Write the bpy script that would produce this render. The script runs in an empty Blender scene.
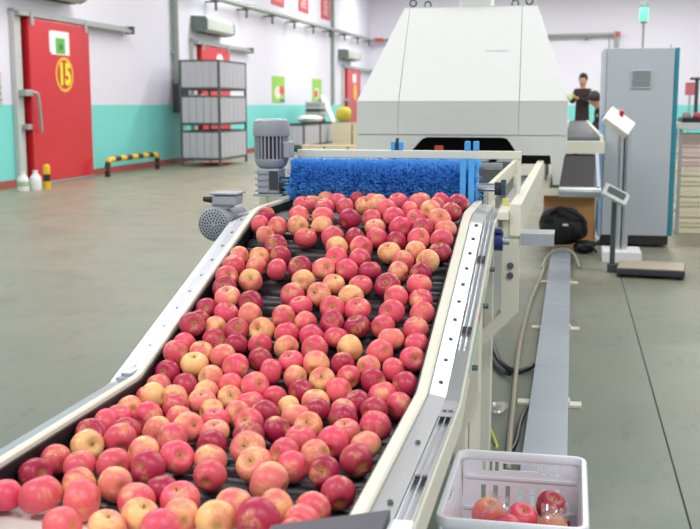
import bpy, bmesh, math, random
import numpy as np
from mathutils import Vector, Matrix, Euler
random.seed(7)
rng = np.random.default_rng(7)
scene = bpy.context.scene
COL = scene.collection
PI = math.pi

# ------------------------------------------------------------------ camera
# world: +Y runs along the conveyor into the hall, floor at z = 0, metres
cam_d = bpy.data.cameras.new('camera')
cam = bpy.data.objects.new('camera', cam_d)
COL.objects.link(cam)
cam.location = (0, 0, 1.4)
cam.rotation_euler = (math.radians(90 - 8.6375), 0, math.radians(11.8583))
cam_d.sensor_width = 36.0
cam_d.lens = 54.0                      # 1050 px focal length at 700 px
cam_d.clip_end = 200
cam_d.dof.use_dof = True
cam_d.dof.focus_distance = 3.25
cam_d.dof.aperture_fstop = 6.0
scene.camera = cam

# ------------------------------------------------------------------ light
world = bpy.data.worlds.new('hall_daylight')
scene.world = world
world.use_nodes = True
bg = world.node_tree.nodes['Background']
bg.inputs[0].default_value = (0.93, 0.96, 1.0, 1)
bg.inputs[1].default_value = 0.95

def area(name, loc, sx, sy, power, col=(1, 0.98, 0.95)):
    d = bpy.data.lights.new(name, 'AREA'); d.shape = 'RECTANGLE'; d.size = sx; d.size_y = sy
    d.energy = power; d.color = col
    o = bpy.data.objects.new(name, d); COL.objects.link(o); o.location = loc
    return o
# rows of ceiling lamps
for y, watt in ((-1.0, 230), (8.0, 215), (17.0, 240), (27.0, 290), (36.0, 290), (44.5, 270)):
    for x in (-6.6, -3.9, 1.7, 5.5):
        area('ceiling_lamp_light', (x, y, 6.6), 2.4, 1.0, watt)

vs = scene.view_settings
vs.view_transform = 'Standard'; vs.look = 'None'; vs.gamma = 1.0; vs.use_curve_mapping = False
vs.exposure = -0.22
scene.cycles.use_denoising = True

# ------------------------------------------------------------------ materials
def lin(c):
    return tuple(((v / 255) / 12.92 if v / 255 <= 0.04045 else ((v / 255 + 0.055) / 1.055) ** 2.4) for v in c)
MATS = {}
def M(name, rgb, rough=0.5, metal=0.0, vary=0.08, scale=6.0, bump=0.0, emit=0.0, spec=0.5, stretch=None, coat=0.0):
    """principled material whose colour drifts with a procedural noise"""
    if name in MATS: return MATS[name]
    m = bpy.data.materials.new(name); m.use_nodes = True
    nt = m.node_tree; b = nt.nodes['Principled BSDF']
    c = lin(rgb)
    tc = nt.nodes.new('ShaderNodeTexCoord'); nz = nt.nodes.new('ShaderNodeTexNoise')
    nz.inputs['Scale'].default_value = scale; nz.inputs['Detail'].default_value = 4
    src = tc.outputs['Object']
    if stretch:
        mp = nt.nodes.new('ShaderNodeMapping'); mp.inputs['Scale'].default_value = stretch
        nt.links.new(src, mp.inputs['Vector']); src = mp.outputs['Vector']
    nt.links.new(src, nz.inputs['Vector'])
    mx = nt.nodes.new('ShaderNodeMix'); mx.data_type = 'RGBA'
    mx.inputs[6].default_value = (*[max(0, v * (1 - vary)) for v in c], 1)
    mx.inputs[7].default_value = (*[min(1, v * (1 + vary)) for v in c], 1)
    nt.links.new(nz.outputs['Fac'], mx.inputs[0])
    nt.links.new(mx.outputs[2], b.inputs['Base Color'])
    b.inputs['Roughness'].default_value = rough; b.inputs['Metallic'].default_value = metal
    b.inputs['Specular IOR Level'].default_value = spec
    b.inputs['Coat Weight'].default_value = coat
    if bump:
        bp = nt.nodes.new('ShaderNodeBump'); bp.inputs['Strength'].default_value = bump; bp.inputs['Distance'].default_value = 0.01
        nt.links.new(nz.outputs['Fac'], bp.inputs['Height']); nt.links.new(bp.outputs['Normal'], b.inputs['Normal'])
    if emit:
        b.inputs['Emission Color'].default_value = (*c, 1); b.inputs['Emission Strength'].default_value = emit
    MATS[name] = m
    return m

def floor_material():
    m = bpy.data.materials.new('worn_painted_floor'); m.use_nodes = True
    nt = m.node_tree; N = nt.nodes.new; L = nt.links.new; b = nt.nodes['Principled BSDF']
    tc = N('ShaderNodeTexCoord')
    def noise(s, d, r=0.55, st=(1, 1, 1)):
        mp = N('ShaderNodeMapping'); mp.inputs['Scale'].default_value = st; L(tc.outputs['Object'], mp.inputs['Vector'])
        n = N('ShaderNodeTexNoise'); n.inputs['Scale'].default_value = s; n.inputs['Detail'].default_value = d; n.inputs['Roughness'].default_value = r
        L(mp.outputs['Vector'], n.inputs['Vector']); return n.outputs['Fac']
    def ramp(src, p0, p1):
        r = N('ShaderNodeMapRange'); r.inputs[1].default_value = p0; r.inputs[2].default_value = p1; L(src, r.inputs[0]); return r.outputs[0]
    def mix(f, a, c):
        x = N('ShaderNodeMix'); x.data_type = 'RGBA'; L(f, x.inputs[0])
        for s, v in ((6, a), (7, c)):
            if isinstance(v, tuple): x.inputs[s].default_value = (*lin(v), 1)
            else: L(v, x.inputs[s])
        return x.outputs[2]
    # base colour goes from green to tan with distance down the hall, varied by noise
    sx = N('ShaderNodeSeparateXYZ'); L(tc.outputs['Object'], sx.inputs[0])
    far = N('ShaderNodeMath'); far.operation = 'MULTIPLY_ADD'; far.inputs[1].default_value = 0.085; far.inputs[2].default_value = -0.22
    L(sx.outputs[1], far.inputs[0])
    add = N('ShaderNodeMath'); add.operation = 'ADD'; L(far.outputs[0], add.inputs[0]); L(noise(0.55, 4, 0.6), add.inputs[1])
    base = mix(ramp(add.outputs[0], 0.35, 1.35), (86, 107, 98), (148, 142, 121))
    base = mix(ramp(noise(2.2, 8, 0.65), 0.46, 0.72), base, (110, 119, 107))
    base = mix(ramp(noise(9, 8, 0.7, (1, 0.35, 1)), 0.56, 0.75), base, (78, 90, 82))
    base = mix(ramp(noise(1.3, 10, 0.75, (1.6, 0.5, 1)), 0.60, 0.68), base, (116, 110, 94))
    L(base, b.inputs['Base Color'])
    rr = N('ShaderNodeMapRange'); rr.inputs[3].default_value = 0.28; rr.inputs[4].default_value = 0.55; L(noise(1.7, 6), rr.inputs[0]); L(rr.outputs[0], b.inputs['Roughness'])
    bp = N('ShaderNodeBump'); bp.inputs['Strength'].default_value = 0.12; bp.inputs['Distance'].default_value = 0.004; L(noise(30, 6), bp.inputs['Height']); L(bp.outputs['Normal'], b.inputs['Normal'])
    return m

def apple_material():
    """colour comes from each apple's own object colour, alpha is how much yellow shows through"""
    m = bpy.data.materials.new('apple_skin'); m.use_nodes = True
    nt = m.node_tree; N = nt.nodes.new; L = nt.links.new; b = nt.nodes['Principled BSDF']
    tc = N('ShaderNodeTexCoord'); oi = N('ShaderNodeObjectInfo')
    def math_(op, a, c=None, d=None):
        n = N('ShaderNodeMath'); n.operation = op
        for k, v in enumerate((a, c, d)):
            if v is None: continue
            if isinstance(v, (int, float)): n.inputs[k].default_value = v
            else: L(v, n.inputs[k])
        return n.outputs[0]
    off = N('ShaderNodeCombineXYZ'); rnd = math_('MULTIPLY', oi.outputs['Random'], 60.0)
    for k in range(3): L(rnd, off.inputs[k])
    def noise(scale, detail, st):
        mp = N('ShaderNodeMapping'); mp.inputs['Scale'].default_value = st; L(tc.outputs['Object'], mp.inputs['Vector'])
        va = N('ShaderNodeVectorMath'); va.operation = 'ADD'; L(mp.outputs[0], va.inputs[0]); L(off.outputs[0], va.inputs[1])
        n = N('ShaderNodeTexNoise'); n.inputs['Scale'].default_value = scale; n.inputs['Detail'].default_value = detail; L(va.outputs[0], n.inputs['Vector'])
        return n.outputs['Fac']
    blush = noise(0.75, 2, (1, 1, 1)); streak = noise(4.5, 4, (1.6, 1.6, 0.22)); fleck = noise(26, 2, (1, 1, 1))
    v = math_('MULTIPLY_ADD', blush, 2.3, -1.15)
    v = math_('ADD', v, math_('MULTIPLY_ADD', streak, 0.9, -0.45))
    v = math_('ADD', v, math_('MULTIPLY_ADD', oi.outputs['Alpha'], 1.0, -0.05))
    mr = N('ShaderNodeMapRange'); mr.interpolation_type = 'SMOOTHSTEP'; mr.inputs[1].default_value = 0.05; mr.inputs[2].default_value = 0.95; L(v, mr.inputs[0])
    def mix(f, a, c):
        x = N('ShaderNodeMix'); x.data_type = 'RGBA'
        if isinstance(f, float): x.inputs[0].default_value = f
        else: L(f, x.inputs[0])
        for s, w in ((6, a), (7, c)):
            if isinstance(w, tuple): x.inputs[s].default_value = (*lin(w), 1)
            else: L(w, x.inputs[s])
        return x.outputs[2]
    dark = N('ShaderNodeMix'); dark.data_type = 'RGBA'; dark.blend_type = 'MULTIPLY'
    L(math_('MULTIPLY', streak, 0.55), dark.inputs[0]); L(oi.outputs['Color'], dark.inputs[6]); dark.inputs[7].default_value = (0.8, 0.45, 0.5, 1)
    col = mix(mr.outputs[0], dark.outputs[2], (244, 198, 134))
    fl = N('ShaderNodeMapRange'); fl.inputs[1].default_value = 0.62; fl.inputs[2].default_value = 0.76; fl.inputs[4].default_value = 0.35; L(fleck, fl.inputs[0])
    col = mix(fl.outputs[0], col, (242, 190, 150))
    # russet in the stem hollow and round the calyx
    s = N('ShaderNodeSeparateXYZ'); L(tc.outputs['Object'], s.inputs[0])
    rad = math_('SQRT', math_('ADD', math_('MULTIPLY', s.outputs[0], s.outputs[0]), math_('MULTIPLY', s.outputs[1], s.outputs[1])))
    cav = N('ShaderNodeMapRange'); cav.inputs[1].default_value = 0.34; cav.inputs[2].default_value = 0.10; cav.inputs[4].default_value = 0.75; L(rad, cav.inputs[0])
    col = mix(cav.outputs[0], col, (176, 138, 70))
    L(col, b.inputs['Base Color'])
    b.inputs['Roughness'].default_value = 0.36; b.inputs['Specular IOR Level'].default_value = 0.42
    b.inputs['Subsurface Weight'].default_value = 0.06; b.inputs['Subsurface Radius'].default_value = (0.02, 0.008, 0.004)
    b.inputs['Subsurface Scale'].default_value = 0.3
    return m

def clear_film_material():
    m = bpy.data.materials.new('clear_plastic_film'); m.use_nodes = True
    nt = m.node_tree; nt.nodes.remove(nt.nodes['Principled BSDF'])
    t = nt.nodes.new('ShaderNodeBsdfTransparent'); g = nt.nodes.new('ShaderNodeBsdfGlossy'); g.inputs['Roughness'].default_value = 0.12
    d = nt.nodes.new('ShaderNodeBsdfDiffuse'); d.inputs['Color'].default_value = (0.9, 0.9, 0.9, 1)
    a = nt.nodes.new('ShaderNodeMixShader'); a.inputs[0].default_value = 0.4
    nt.links.new(g.outputs[0], a.inputs[1]); nt.links.new(d.outputs[0], a.inputs[2])
    mx = nt.nodes.new('ShaderNodeMixShader'); mx.inputs[0].default_value = 0.3
    nt.links.new(t.outputs[0], mx.inputs[1]); nt.links.new(a.outputs[0], mx.inputs[2])
    nt.links.new(mx.outputs[0], nt.nodes['Material Output'].inputs['Surface'])
    return m

CREAM = M('cream_paint', (226, 224, 208), 0.4, vary=0.04)
STEEL = M('brushed_stainless', (214, 217, 223), 0.31, 1.0, vary=0.07, scale=5, stretch=(30, 1.2, 1))
STEEL2 = M('dull_stainless', (196, 200, 206), 0.34, 1.0, vary=0.10, scale=5, stretch=(20, 2, 6))
BOLT = M('bolt_metal', (120, 122, 126), 0.35, 1.0)
BLACKRUB = M('black_rubber', (40, 41, 46), 0.42, vary=0.25, scale=20)
BLACKWALL = M('black_skirt', (22, 22, 26), 0.5, vary=0.2)
HOODW = M('hood_white_paint', (238, 239, 238), 0.32, vary=0.02, scale=1.5)
HOODSHADE = M('hood_white_shaded', (226, 228, 224), 0.35, vary=0.02, scale=1.5)  # same white paint, greyed to hold the shade on the upright faces
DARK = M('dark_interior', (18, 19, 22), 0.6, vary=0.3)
MOTORG = M('grey_motor_paint', (158, 162, 172), 0.38, vary=0.06, scale=10)
MOTORD = M('motor_recess_shade', (58, 61, 70), 0.6)  # darkened motor paint: shade between the fins and in the gearbox face
BLUEB = M('blue_bristle', (118, 196, 255), 0.5, vary=0.2, scale=38)
_nt = BLUEB.node_tree                      # nylon lets some light through
_tr = _nt.nodes.new('ShaderNodeBsdfTranslucent'); _mx = _nt.nodes.new('ShaderNodeMixShader'); _mx.inputs[0].default_value = 0.5
_tr.inputs['Color'].default_value = (*lin((124, 200, 255)), 1)
_nt.links.new(_nt.nodes['Principled BSDF'].outputs[0], _mx.inputs[1]); _nt.links.new(_tr.outputs[0], _mx.inputs[2])
_nt.links.new(_mx.outputs[0], _nt.nodes['Material Output'].inputs['Surface'])
BLUEC = M('blue_plastic', (78, 168, 236), 0.4, vary=0.1)
NAVY = M('navy_knob', (34, 48, 110), 0.35)
REDP = M('red_door_paint', (206, 26, 40), 0.3, vary=0.08, scale=1.2)
WALLW = M('white_wall_paint', (226, 225, 238), 0.6, vary=0.025, scale=0.7)
TEAL = M('teal_wall_paint', (126, 220, 214), 0.45, vary=0.05, scale=0.8)
REDB = M('brick_red_skirting', (168, 84, 74), 0.55, vary=0.1)
GREYM = M('grey_metal', (164, 168, 166), 0.4, 0.3, vary=0.06)
GREYD = M('dark_grey_metal', (78, 84, 84), 0.45, 0.3)
GALV = M('galvanised_duct', (168, 178, 190), 0.38, 0.45, vary=0.10, scale=7)
WHITEP = M('white_plastic', (240, 240, 242), 0.35, vary=0.03)
CRATEW = M('white_crate_plastic', (236, 240, 248), 0.38, vary=0.03)
CREAMC = M('cream_crate_plastic', (226, 218, 190), 0.5, vary=0.06)
YEL = M('safety_yellow', (238, 190, 20), 0.4)
BLK = M('safety_black', (34, 34, 36), 0.45)
CABG = M('cabinet_grey', (172, 180, 188), 0.4, vary=0.02, scale=2)
TEALC = M('cabinet_teal', (24, 128, 150), 0.4)
PAPER = M('paper_white', (240, 240, 240), 0.6, vary=0.02)
GREENP = M('poster_green', (150, 206, 70), 0.5, vary=0.15, scale=3)
REDS = M('poster_red', (206, 52, 64), 0.5)
BINP = M('bin_panel_grey', (186, 186, 194), 0.5, 0.1, vary=0.10, scale=4, stretch=(6, 6, 0.6))
BINF = M('bin_frame_dark', (88, 94, 96), 0.5, 0.3)
CARD = M('cardboard_brown', (166, 122, 78), 0.75, vary=0.12)
BAGB = M('black_bag_cloth', (20, 21, 25), 0.7, vary=0.4, bump=0.3, scale=14)
HOSE = M('beige_hose', (152, 144, 126), 0.5)
CABLE = M('black_cable', (20, 20, 22), 0.4)
YGW = M('yellow_green_wire', (206, 200, 50), 0.5)
PLATED = M('charcoal_plate', (78, 78, 88), 0.55)
TRAYW = M('white_tray', (222, 218, 214), 0.4)
APPLE = apple_material(); STEM = M('apple_stem', (92, 64, 40), 0.7)
FILM = clear_film_material()

# ------------------------------------------------------------------ mesh helpers
class MB:
    def __init__(s): s.v = []; s.f = []
    def add(s, vs, fs):
        n = len(s.v); s.v += [tuple(p) for p in vs]; s.f += [tuple(i + n for i in f) for f in fs]; return s
    def box(s, x0, x1, y0, y1, z0, z1):
        return s.add([(x0, y0, z0), (x1, y0, z0), (x1, y1, z0), (x0, y1, z0), (x0, y0, z1), (x1, y0, z1), (x1, y1, z1), (x0, y1, z1)],
                     [(0, 3, 2, 1), (4, 5, 6, 7), (0, 1, 5, 4), (1, 2, 6, 5), (2, 3, 7, 6), (3, 0, 4, 7)])
    def cyl(s, p0, p1, r0, r1=None, n=16, caps=True):
        r1 = r0 if r1 is None else r1
        p0 = Vector(p0); p1 = Vector(p1); d = (p1 - p0).normalized()
        a = d.orthogonal().normalized(); b = d.cross(a)
        vs = [p0 + (a * math.cos(2 * PI * k / n) + b * math.sin(2 * PI * k / n)) * r0 for k in range(n)]
        vs += [p1 + (a * math.cos(2 * PI * k / n) + b * math.sin(2 * PI * k / n)) * r1 for k in range(n)]
        fs = [(k, (k + 1) % n, n + (k + 1) % n, n + k) for k in range(n)]
        if caps: fs += [tuple(range(n - 1, -1, -1)), tuple(range(n, 2 * n))]
        return s.add(vs, fs)
    def prism(s, poly, axis, a, b):
        """poly: 2-D outline; axis 'x': (y,z), 'y': (x,z), 'z': (x,y)"""
        def P(u, v, w): return {'x': (w, u, v), 'y': (u, w, v), 'z': (u, v, w)}[axis]
        n = len(poly)
        return s.add([P(u, v, a) for u, v in poly] + [P(u, v, b) for u, v in poly],
                     [tuple(range(n - 1, -1, -1)), tuple(range(n, 2 * n))] + [(k, (k + 1) % n, n + (k + 1) % n, n + k) for k in range(n)])
    def slab(s, quad, t):
        """flat 3-D polygon given thickness t against its normal"""
        q = [Vector(p) for p in quad]; nrm = (q[1] - q[0]).cross(q[2] - q[0]).normalized() * t; n = len(q)
        return s.add(q + [p - nrm for p in q], [tuple(range(n)), tuple(range(2 * n - 1, n - 1, -1))] + [(k, n + k, n + (k + 1) % n, (k + 1) % n) for k in range(n)])
    def tube(s, pts, r, n=8):
        pts = [Vector(p) for p in pts]; rings = []
        up = Vector((0, 0, 1))
        for i, p in enumerate(pts):
            d = (pts[min(i + 1, len(pts) - 1)] - pts[max(i - 1, 0)]).normalized()
            a = d.cross(up)
            a = (a if a.length > 1e-3 else d.orthogonal()).normalized(); b = d.cross(a)
            rr = r[i] if isinstance(r, (list, tuple)) else r
            rings.append([p + (a * math.cos(2 * PI * k / n) + b * math.sin(2 * PI * k / n)) * rr for k in range(n)])
        base = []
        for q in rings: base += q
        fs = []
        for i in range(len(pts) - 1):
            for k in range(n): fs.append((i * n + k, i * n + (k + 1) % n, (i + 1) * n + (k + 1) % n, (i + 1) * n + k))
        fs += [tuple(range(n - 1, -1, -1)), tuple(range((len(pts) - 1) * n, len(pts) * n))]
        return s.add(base, fs)
    def lathe(s, prof, c=(0, 0, 0), n=20, axis='z'):
        """prof: (r, h) from one end to the other; r = 0 closes an end"""
        vs = []; fs = []; idx = []
        for r, h in prof:
            if r < 1e-6: idx.append([len(vs)]); vs.append((0, 0, h))
            else:
                idx.append(list(range(len(vs), len(vs) + n)))
                vs += [(r * math.cos(2 * PI * k / n), r * math.sin(2 * PI * k / n), h) for k in range(n)]
        for a, b in zip(idx, idx[1:]):
            for k in range(n):
                k2 = (k + 1) % n
                if len(a) == 1: fs.append((a[0], b[k2], b[k]))
                elif len(b) == 1: fs.append((a[k], a[k2], b[0]))
                else: fs.append((a[k], a[k2], b[k2], b[k]))
        if axis == 'x': vs = [(z, x, y) for x, y, z in vs]
        if axis == 'y': vs = [(y, z, x) for x, y, z in vs]
        return s.add([(x + c[0], y + c[1], z + c[2]) for x, y, z in vs], fs)
    def sweep(s, prof, path):
        """prof: closed (x, z) outline; path: (y, z) stations, the outline rides up and down with them"""
        n = len(prof); vs = []
        for (y, z) in path: vs += [(px, y, z + pz) for px, pz in prof]
        fs = [tuple(range(n - 1, -1, -1)), tuple(range((len(path) - 1) * n, len(path) * n))]
        for i in range(len(path) - 1):
            for k in range(n): fs.append((i * n + k, i * n + (k + 1) % n, (i + 1) * n + (k + 1) % n, (i + 1) * n + k))
        return s.add(vs, fs)
    def move(s, mat):
        s.v = [tuple(mat @ Vector(p)) for p in s.v]; return s

BASE = {}
def link_mesh(name, mb, mat, base=(0, 0, 0), smooth=False, bevel=0.0):
    me = bpy.data.meshes.new(name)
    me.from_pydata([(x - base[0], y - base[1], z - base[2]) for x, y, z in mb.v], [], mb.f)
    bm = bmesh.new(); bm.from_mesh(me); bmesh.ops.recalc_face_normals(bm, faces=bm.faces); bm.to_mesh(me); bm.free()
    me.materials.append(mat)
    if smooth:
        me.polygons.foreach_set('use_smooth', [True] * len(me.polygons))
        me.set_sharp_from_angle(angle=math.radians(40))
    o = bpy.data.objects.new(name, me); COL.objects.link(o)
    if bevel:
        b = o.modifiers.new('bevel', 'BEVEL'); b.width = bevel; b.segments = 2; b.limit_method = 'ANGLE'; b.angle_limit = math.radians(40)
    return o
def tag(o, label=None, cat=None, group=None, kind=None):
    for k, v in (('label', label), ('category', cat), ('group', group), ('kind', kind)):
        if v: o[k] = v
    return o
def thing(name, label, cat, base, group=None, rotz=0.0):
    o = bpy.data.objects.new(name, None); COL.objects.link(o); o.location = base; o.rotation_euler = (0, 0, rotz)
    o.empty_display_size = 0.1
    BASE[o.name] = tuple(base)
    return tag(o, label, cat, group)
def part(name, mb, mat, parent, smooth=False, bevel=0.0, label=None, kind=None):
    """mesh under a thing or under one of its parts; geometry is given in world metres"""
    base = BASE[parent.name]
    o = link_mesh(name, mb, mat, base, smooth, bevel); o.parent = parent; BASE[o.name] = base
    return tag(o, label, None, None, kind)
def single(name, mb, mat, label, cat, base, group=None, smooth=False, bevel=0.0):
    """a thing that is one mesh"""
    o = link_mesh(name, mb, mat, base, smooth, bevel); o.location = base; BASE[o.name] = tuple(base)
    return tag(o, label, cat, group)
def struct(name, mb, mat, smooth=False, bevel=0.0, parent=None):
    o = link_mesh(name, mb, mat, (0, 0, 0), smooth, bevel); BASE[o.name] = (0, 0, 0)
    if parent: o.parent = parent
    else: o['kind'] = 'structure'
    return o
def dup(root, loc, label=None, rotz=None, group=None):
    r = root.copy(); COL.objects.link(r); r.location = loc
    if rotz is not None: r.rotation_euler = (0, 0, rotz)
    if label: r['label'] = label
    if group: r['group'] = group
    BASE[r.name] = tuple(loc)
    for ch in list(root.children):
        c = ch.copy(); COL.objects.link(c); c.parent = r
        for g in list(ch.children):
            d = g.copy(); COL.objects.link(d); d.parent = c
    return r
def text_mesh(txt, size, mat_fn, extrude=0.004, bold=0.0):
    """flat lettering as a mesh, centred on the origin in the XY plane, then put through mat_fn"""
    cu = bpy.data.curves.new('lettering', 'FONT'); cu.body = txt; cu.size = size; cu.align_x = 'CENTER'; cu.align_y = 'CENTER'
    cu.extrude = extrude; cu.offset = bold
    o = bpy.data.objects.new('lettering_source', cu); COL.objects.link(o)
    dg = bpy.context.evaluated_depsgraph_get()
    me = bpy.data.meshes.new_from_object(o.evaluated_get(dg))
    mb = MB(); mb.v = [tuple(mat_fn @ v.co) for v in me.vertices]; mb.f = [tuple(p.vertices) for p in me.polygons]
    bpy.data.objects.remove(o); bpy.data.curves.remove(cu); bpy.data.meshes.remove(me)
    return mb
def rings_disc(u, v, ru, rv, n=28):
    return [(u + ru * math.cos(2 * PI * k / n), v + rv * math.sin(2 * PI * k / n)) for k in range(n)]
def smooth_path(pts, n=6):
    """Catmull-Rom through the points"""
    P = [Vector(p) for p in pts]; P = [P[0] * 2 - P[1]] + P + [P[-1] * 2 - P[-2]]; out = []
    for i in range(1, len(P) - 2):
        for k in range(n):
            t = k / n; a, b, c, d = P[i - 1:i + 3]
            out.append(0.5 * ((2 * b) + (c - a) * t + (2 * a - 5 * b + 4 * c - d) * t * t + (3 * b - a - 3 * c + d) * t ** 3))
    out.append(P[-2]); return out

# ================================================================== the hall
WX = -9.35; WY = 49.3
fl = MB()
for x0, x1 in ((-12, 0.425), (0.433, 14)):
    fl.add([(x0, -8, 0), (x1, -8, 0), (x1, 55, 0), (x0, 55, 0)], [(0, 1, 2, 3)])
flo = struct('floor', fl, floor_material())
struct('joint_filler', MB().box(0.30, 0.55, -8, 55, -0.03, -0.004), M('joint_dark', (70, 72, 66), 0.7), parent=flo)
w = struct('wall_left', MB().box(WX - 0.2, WX, -8, WY + 0.2, 1.405, 7.5), WALLW)
struct('painted_dado', MB().box(WX - 0.2, WX, -8, WY + 0.2, 0.13, 1.405), TEAL, parent=w)
w2 = struct('wall_back', MB().box(WX, 14, WY, WY + 0.2, 1.405, 7.5), WALLW)
struct('painted_dado', MB().box(WX, 14, WY, WY + 0.2, 0.13, 1.405), TEAL, parent=w2)
struct('ceiling', MB().box(WX - 0.2, 14, -8, WY + 0.2, 7.5, 7.6), M('ceiling_grey', (196, 198, 204), 0.7, vary=0.06, scale=0.5))
struct('baseboard_left', MB().box(WX - 0.2, WX + 0.03, -8, WY, 0, 0.13), REDB)
struct('baseboard_back', MB().box(WX + 0.03, 14, WY - 0.03, WY + 0.2, 0, 0.13), REDB)

# ---- cold-store sliding doors
def cold_door(y0, y1, label, number=None, trackend=2.05, notice=None, handle=True):
    t = thing('cold_store_door', label, 'door', (WX, y0, 0), 'red sliding cold store doors')
    part('leaf', MB().box(WX + 0.05, WX + 0.19, y0, y1, 0.05, 2.88), REDP, t, bevel=0.012)
    part('threshold_strip', MB().box(WX + 0.04, WX + 0.20, y0 - 0.02, y1 + 0.02, 0.01, 0.048), GREYM, t)
    part('jamb', MB().box(WX, WX + 0.10, y0 - 0.32, y0 - 0.10, 0, 2.97), M('jamb_grey', (196, 198, 196), 0.45), t, bevel=0.01)
    part('seal', MB().box(WX, WX + 0.06, y0 - 0.10, y0, 0.03, 2.93), BLK, t)
    tr = part('track', MB().box(WX + 0.02, WX + 0.13, y0 - 0.35, y1 + trackend, 2.97, 3.02).box(WX + 0.10, WX + 0.20, y0 - 0.3, y1 + trackend, 2.90, 2.965), GREYM, t, bevel=0.006)
    part('track_end', MB().box(WX + 0.04, WX + 0.22, y1 + trackend, y1 + trackend + 0.08, 2.88, 3.04), GREYD, tr)
    for yy in (y0 + 0.1, y1 - 0.15):
        part('hanger', MB().box(WX + 0.19, WX + 0.215, yy - 0.05, yy + 0.05, 2.76, 2.97), GREYM, t)
    if handle:
        part('latch', MB().box(WX + 0.10, WX + 0.24, y0 - 0.28, y0 - 0.02, 1.55, 1.66).box(WX + 0.10, WX + 0.22, y0 - 0.22, y0 - 0.06, 0.98, 1.07), GREYM, t, bevel=0.01)
        part('handle', MB().tube(smooth_path([(WX + 0.20, y0 - 0.05, 1.62), (WX + 0.27, y0 + 0.02, 1.60), (WX + 0.29, y0 + 0.06, 1.50), (WX + 0.29, y0 + 0.13, 0.93)], 5), 0.028, 8), GREYM, t, smooth=True)
    X = WX + 0.19
    if number:
        yc, zc = (y0 + 1.25), 1.95
        ring = MB(); n = 32
        for r0, r1 in ((1.0, 0.84),):
            o_ = [(X + 0.004, yc + 0.345 * r0 * math.cos(a), zc + 0.315 * r0 * math.sin(a)) for a in [2 * PI * k / n for k in range(n)]]
            i_ = [(X + 0.004, yc + 0.345 * r1 * math.cos(a), zc + 0.315 * r1 * math.sin(a)) for a in [2 * PI * k / n for k in range(n)]]
            ring.add(o_ + i_, [(k, (k + 1) % n, n + (k + 1) % n, n + k) for k in range(n)])
        part('number_ring', ring, YEL, t)
        R = Matrix.Translation((X + 0.006, yc, zc - 0.01)) @ Matrix(((0, 0, 1, 0), (1.05, 0, 0, 0), (0, 1.15, 0, 0), (0, 0, 0, 1)))
        part('door_number', text_mesh(number, 0.46, R, 0.002, 0.022), M('number_yellow', (232, 224, 40), 0.5), t)
    if notice:
        yn, zn = y0 + 0.72, 2.30
        part('notice_paper', MB().box(X, X + 0.003, yn, yn + 0.70, zn + 0.04, zn + 0.40), PAPER, t)
        part('notice_paper', MB().box(X + 0.003, X + 0.006, yn + 0.05, yn + 0.75, zn, zn + 0.42), PAPER, t)
        gp = part('green_notice', MB().box(X + 0.006, X + 0.009, yn + 0.22, yn + 0.58, zn + 0.02, zn + 0.30), M('notice_green', (96, 176, 70), 0.5, vary=0.2), t)
        part('notice_print', MB().prism(rings_disc(yn + 0.42, zn + 0.14, 0.08, 0.06, 14), 'x', X + 0.009, X + 0.011), M('notice_dark_green', (50, 120, 60), 0.5), gp)
    return t
cold_door(16.85, 19.17, 'near red sliding door with yellow 15 in an oval', '15', notice=True)
d2 = cold_door(25.5, 27.75, 'red sliding door half hidden behind the stacked grey bins', None)
part('number_paper', MB().prism([(26.65, 2.45), (27.15, 2.45), (27.15, 2.62), (27.02, 2.72), (26.78, 2.72), (26.65, 2.62)], 'x', WX + 0.19, WX + 0.194), PAPER, d2)
d3 = cold_door(43.1, 45.9, 'farthest red sliding door near the hall corner', None, trackend=3.2)
part('door_number', MB().prism(rings_disc(44.7, 1.95, 0.34, 0.36), 'x', WX + 0.19, WX + 0.194), YEL, d3)
part('number_paper', MB().box(WX + 0.19, WX + 0.194, 44.2, 44.9, 2.35, 2.7), PAPER, d3)

def air_curtain(y0, y1, z0, label):
    t = thing('air_curtain', label, 'air curtain', (WX, y0, z0), 'air curtain boxes above the doors')
    prof = [(WX, z0 + 0.03), (WX + 0.28, z0), (WX + 0.42, z0 + 0.06), (WX + 0.42, z0 + 0.30), (WX + 0.36, z0 + 0.38), (WX, z0 + 0.40)]
    part('casing', MB().prism([(a, b) for a, b in prof], 'y', y0 + 0.05, y1 - 0.05), M('air_curtain_grey', (184, 192, 184), 0.4), t, bevel=0.015)
    for a, b in ((y0, y0 + 0.048), (y1 - 0.048, y1)):
        part('end_cap', MB().prism([(p[0] + (0.01 if p[0] > WX else 0), p[1]) for p in prof], 'y', a, b), M('air_curtain_cap', (110, 124, 118), 0.45), t)
    part('outlet_slot', MB().box(WX + 0.10, WX + 0.26, y0 + 0.1, y1 - 0.1, z0 - 0.012, z0 + 0.015), DARK, t)
    return t
air_curtain(16.3, 18.65, 3.26, 'long grey air curtain box above the near red door')
air_curtain(25.3, 27.5, 3.20, 'grey air curtain box over the door behind the stacked bins')
air_curtain(42.2, 44.7, 3.24, 'small far grey air curtain box over the farthest red door')

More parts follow.
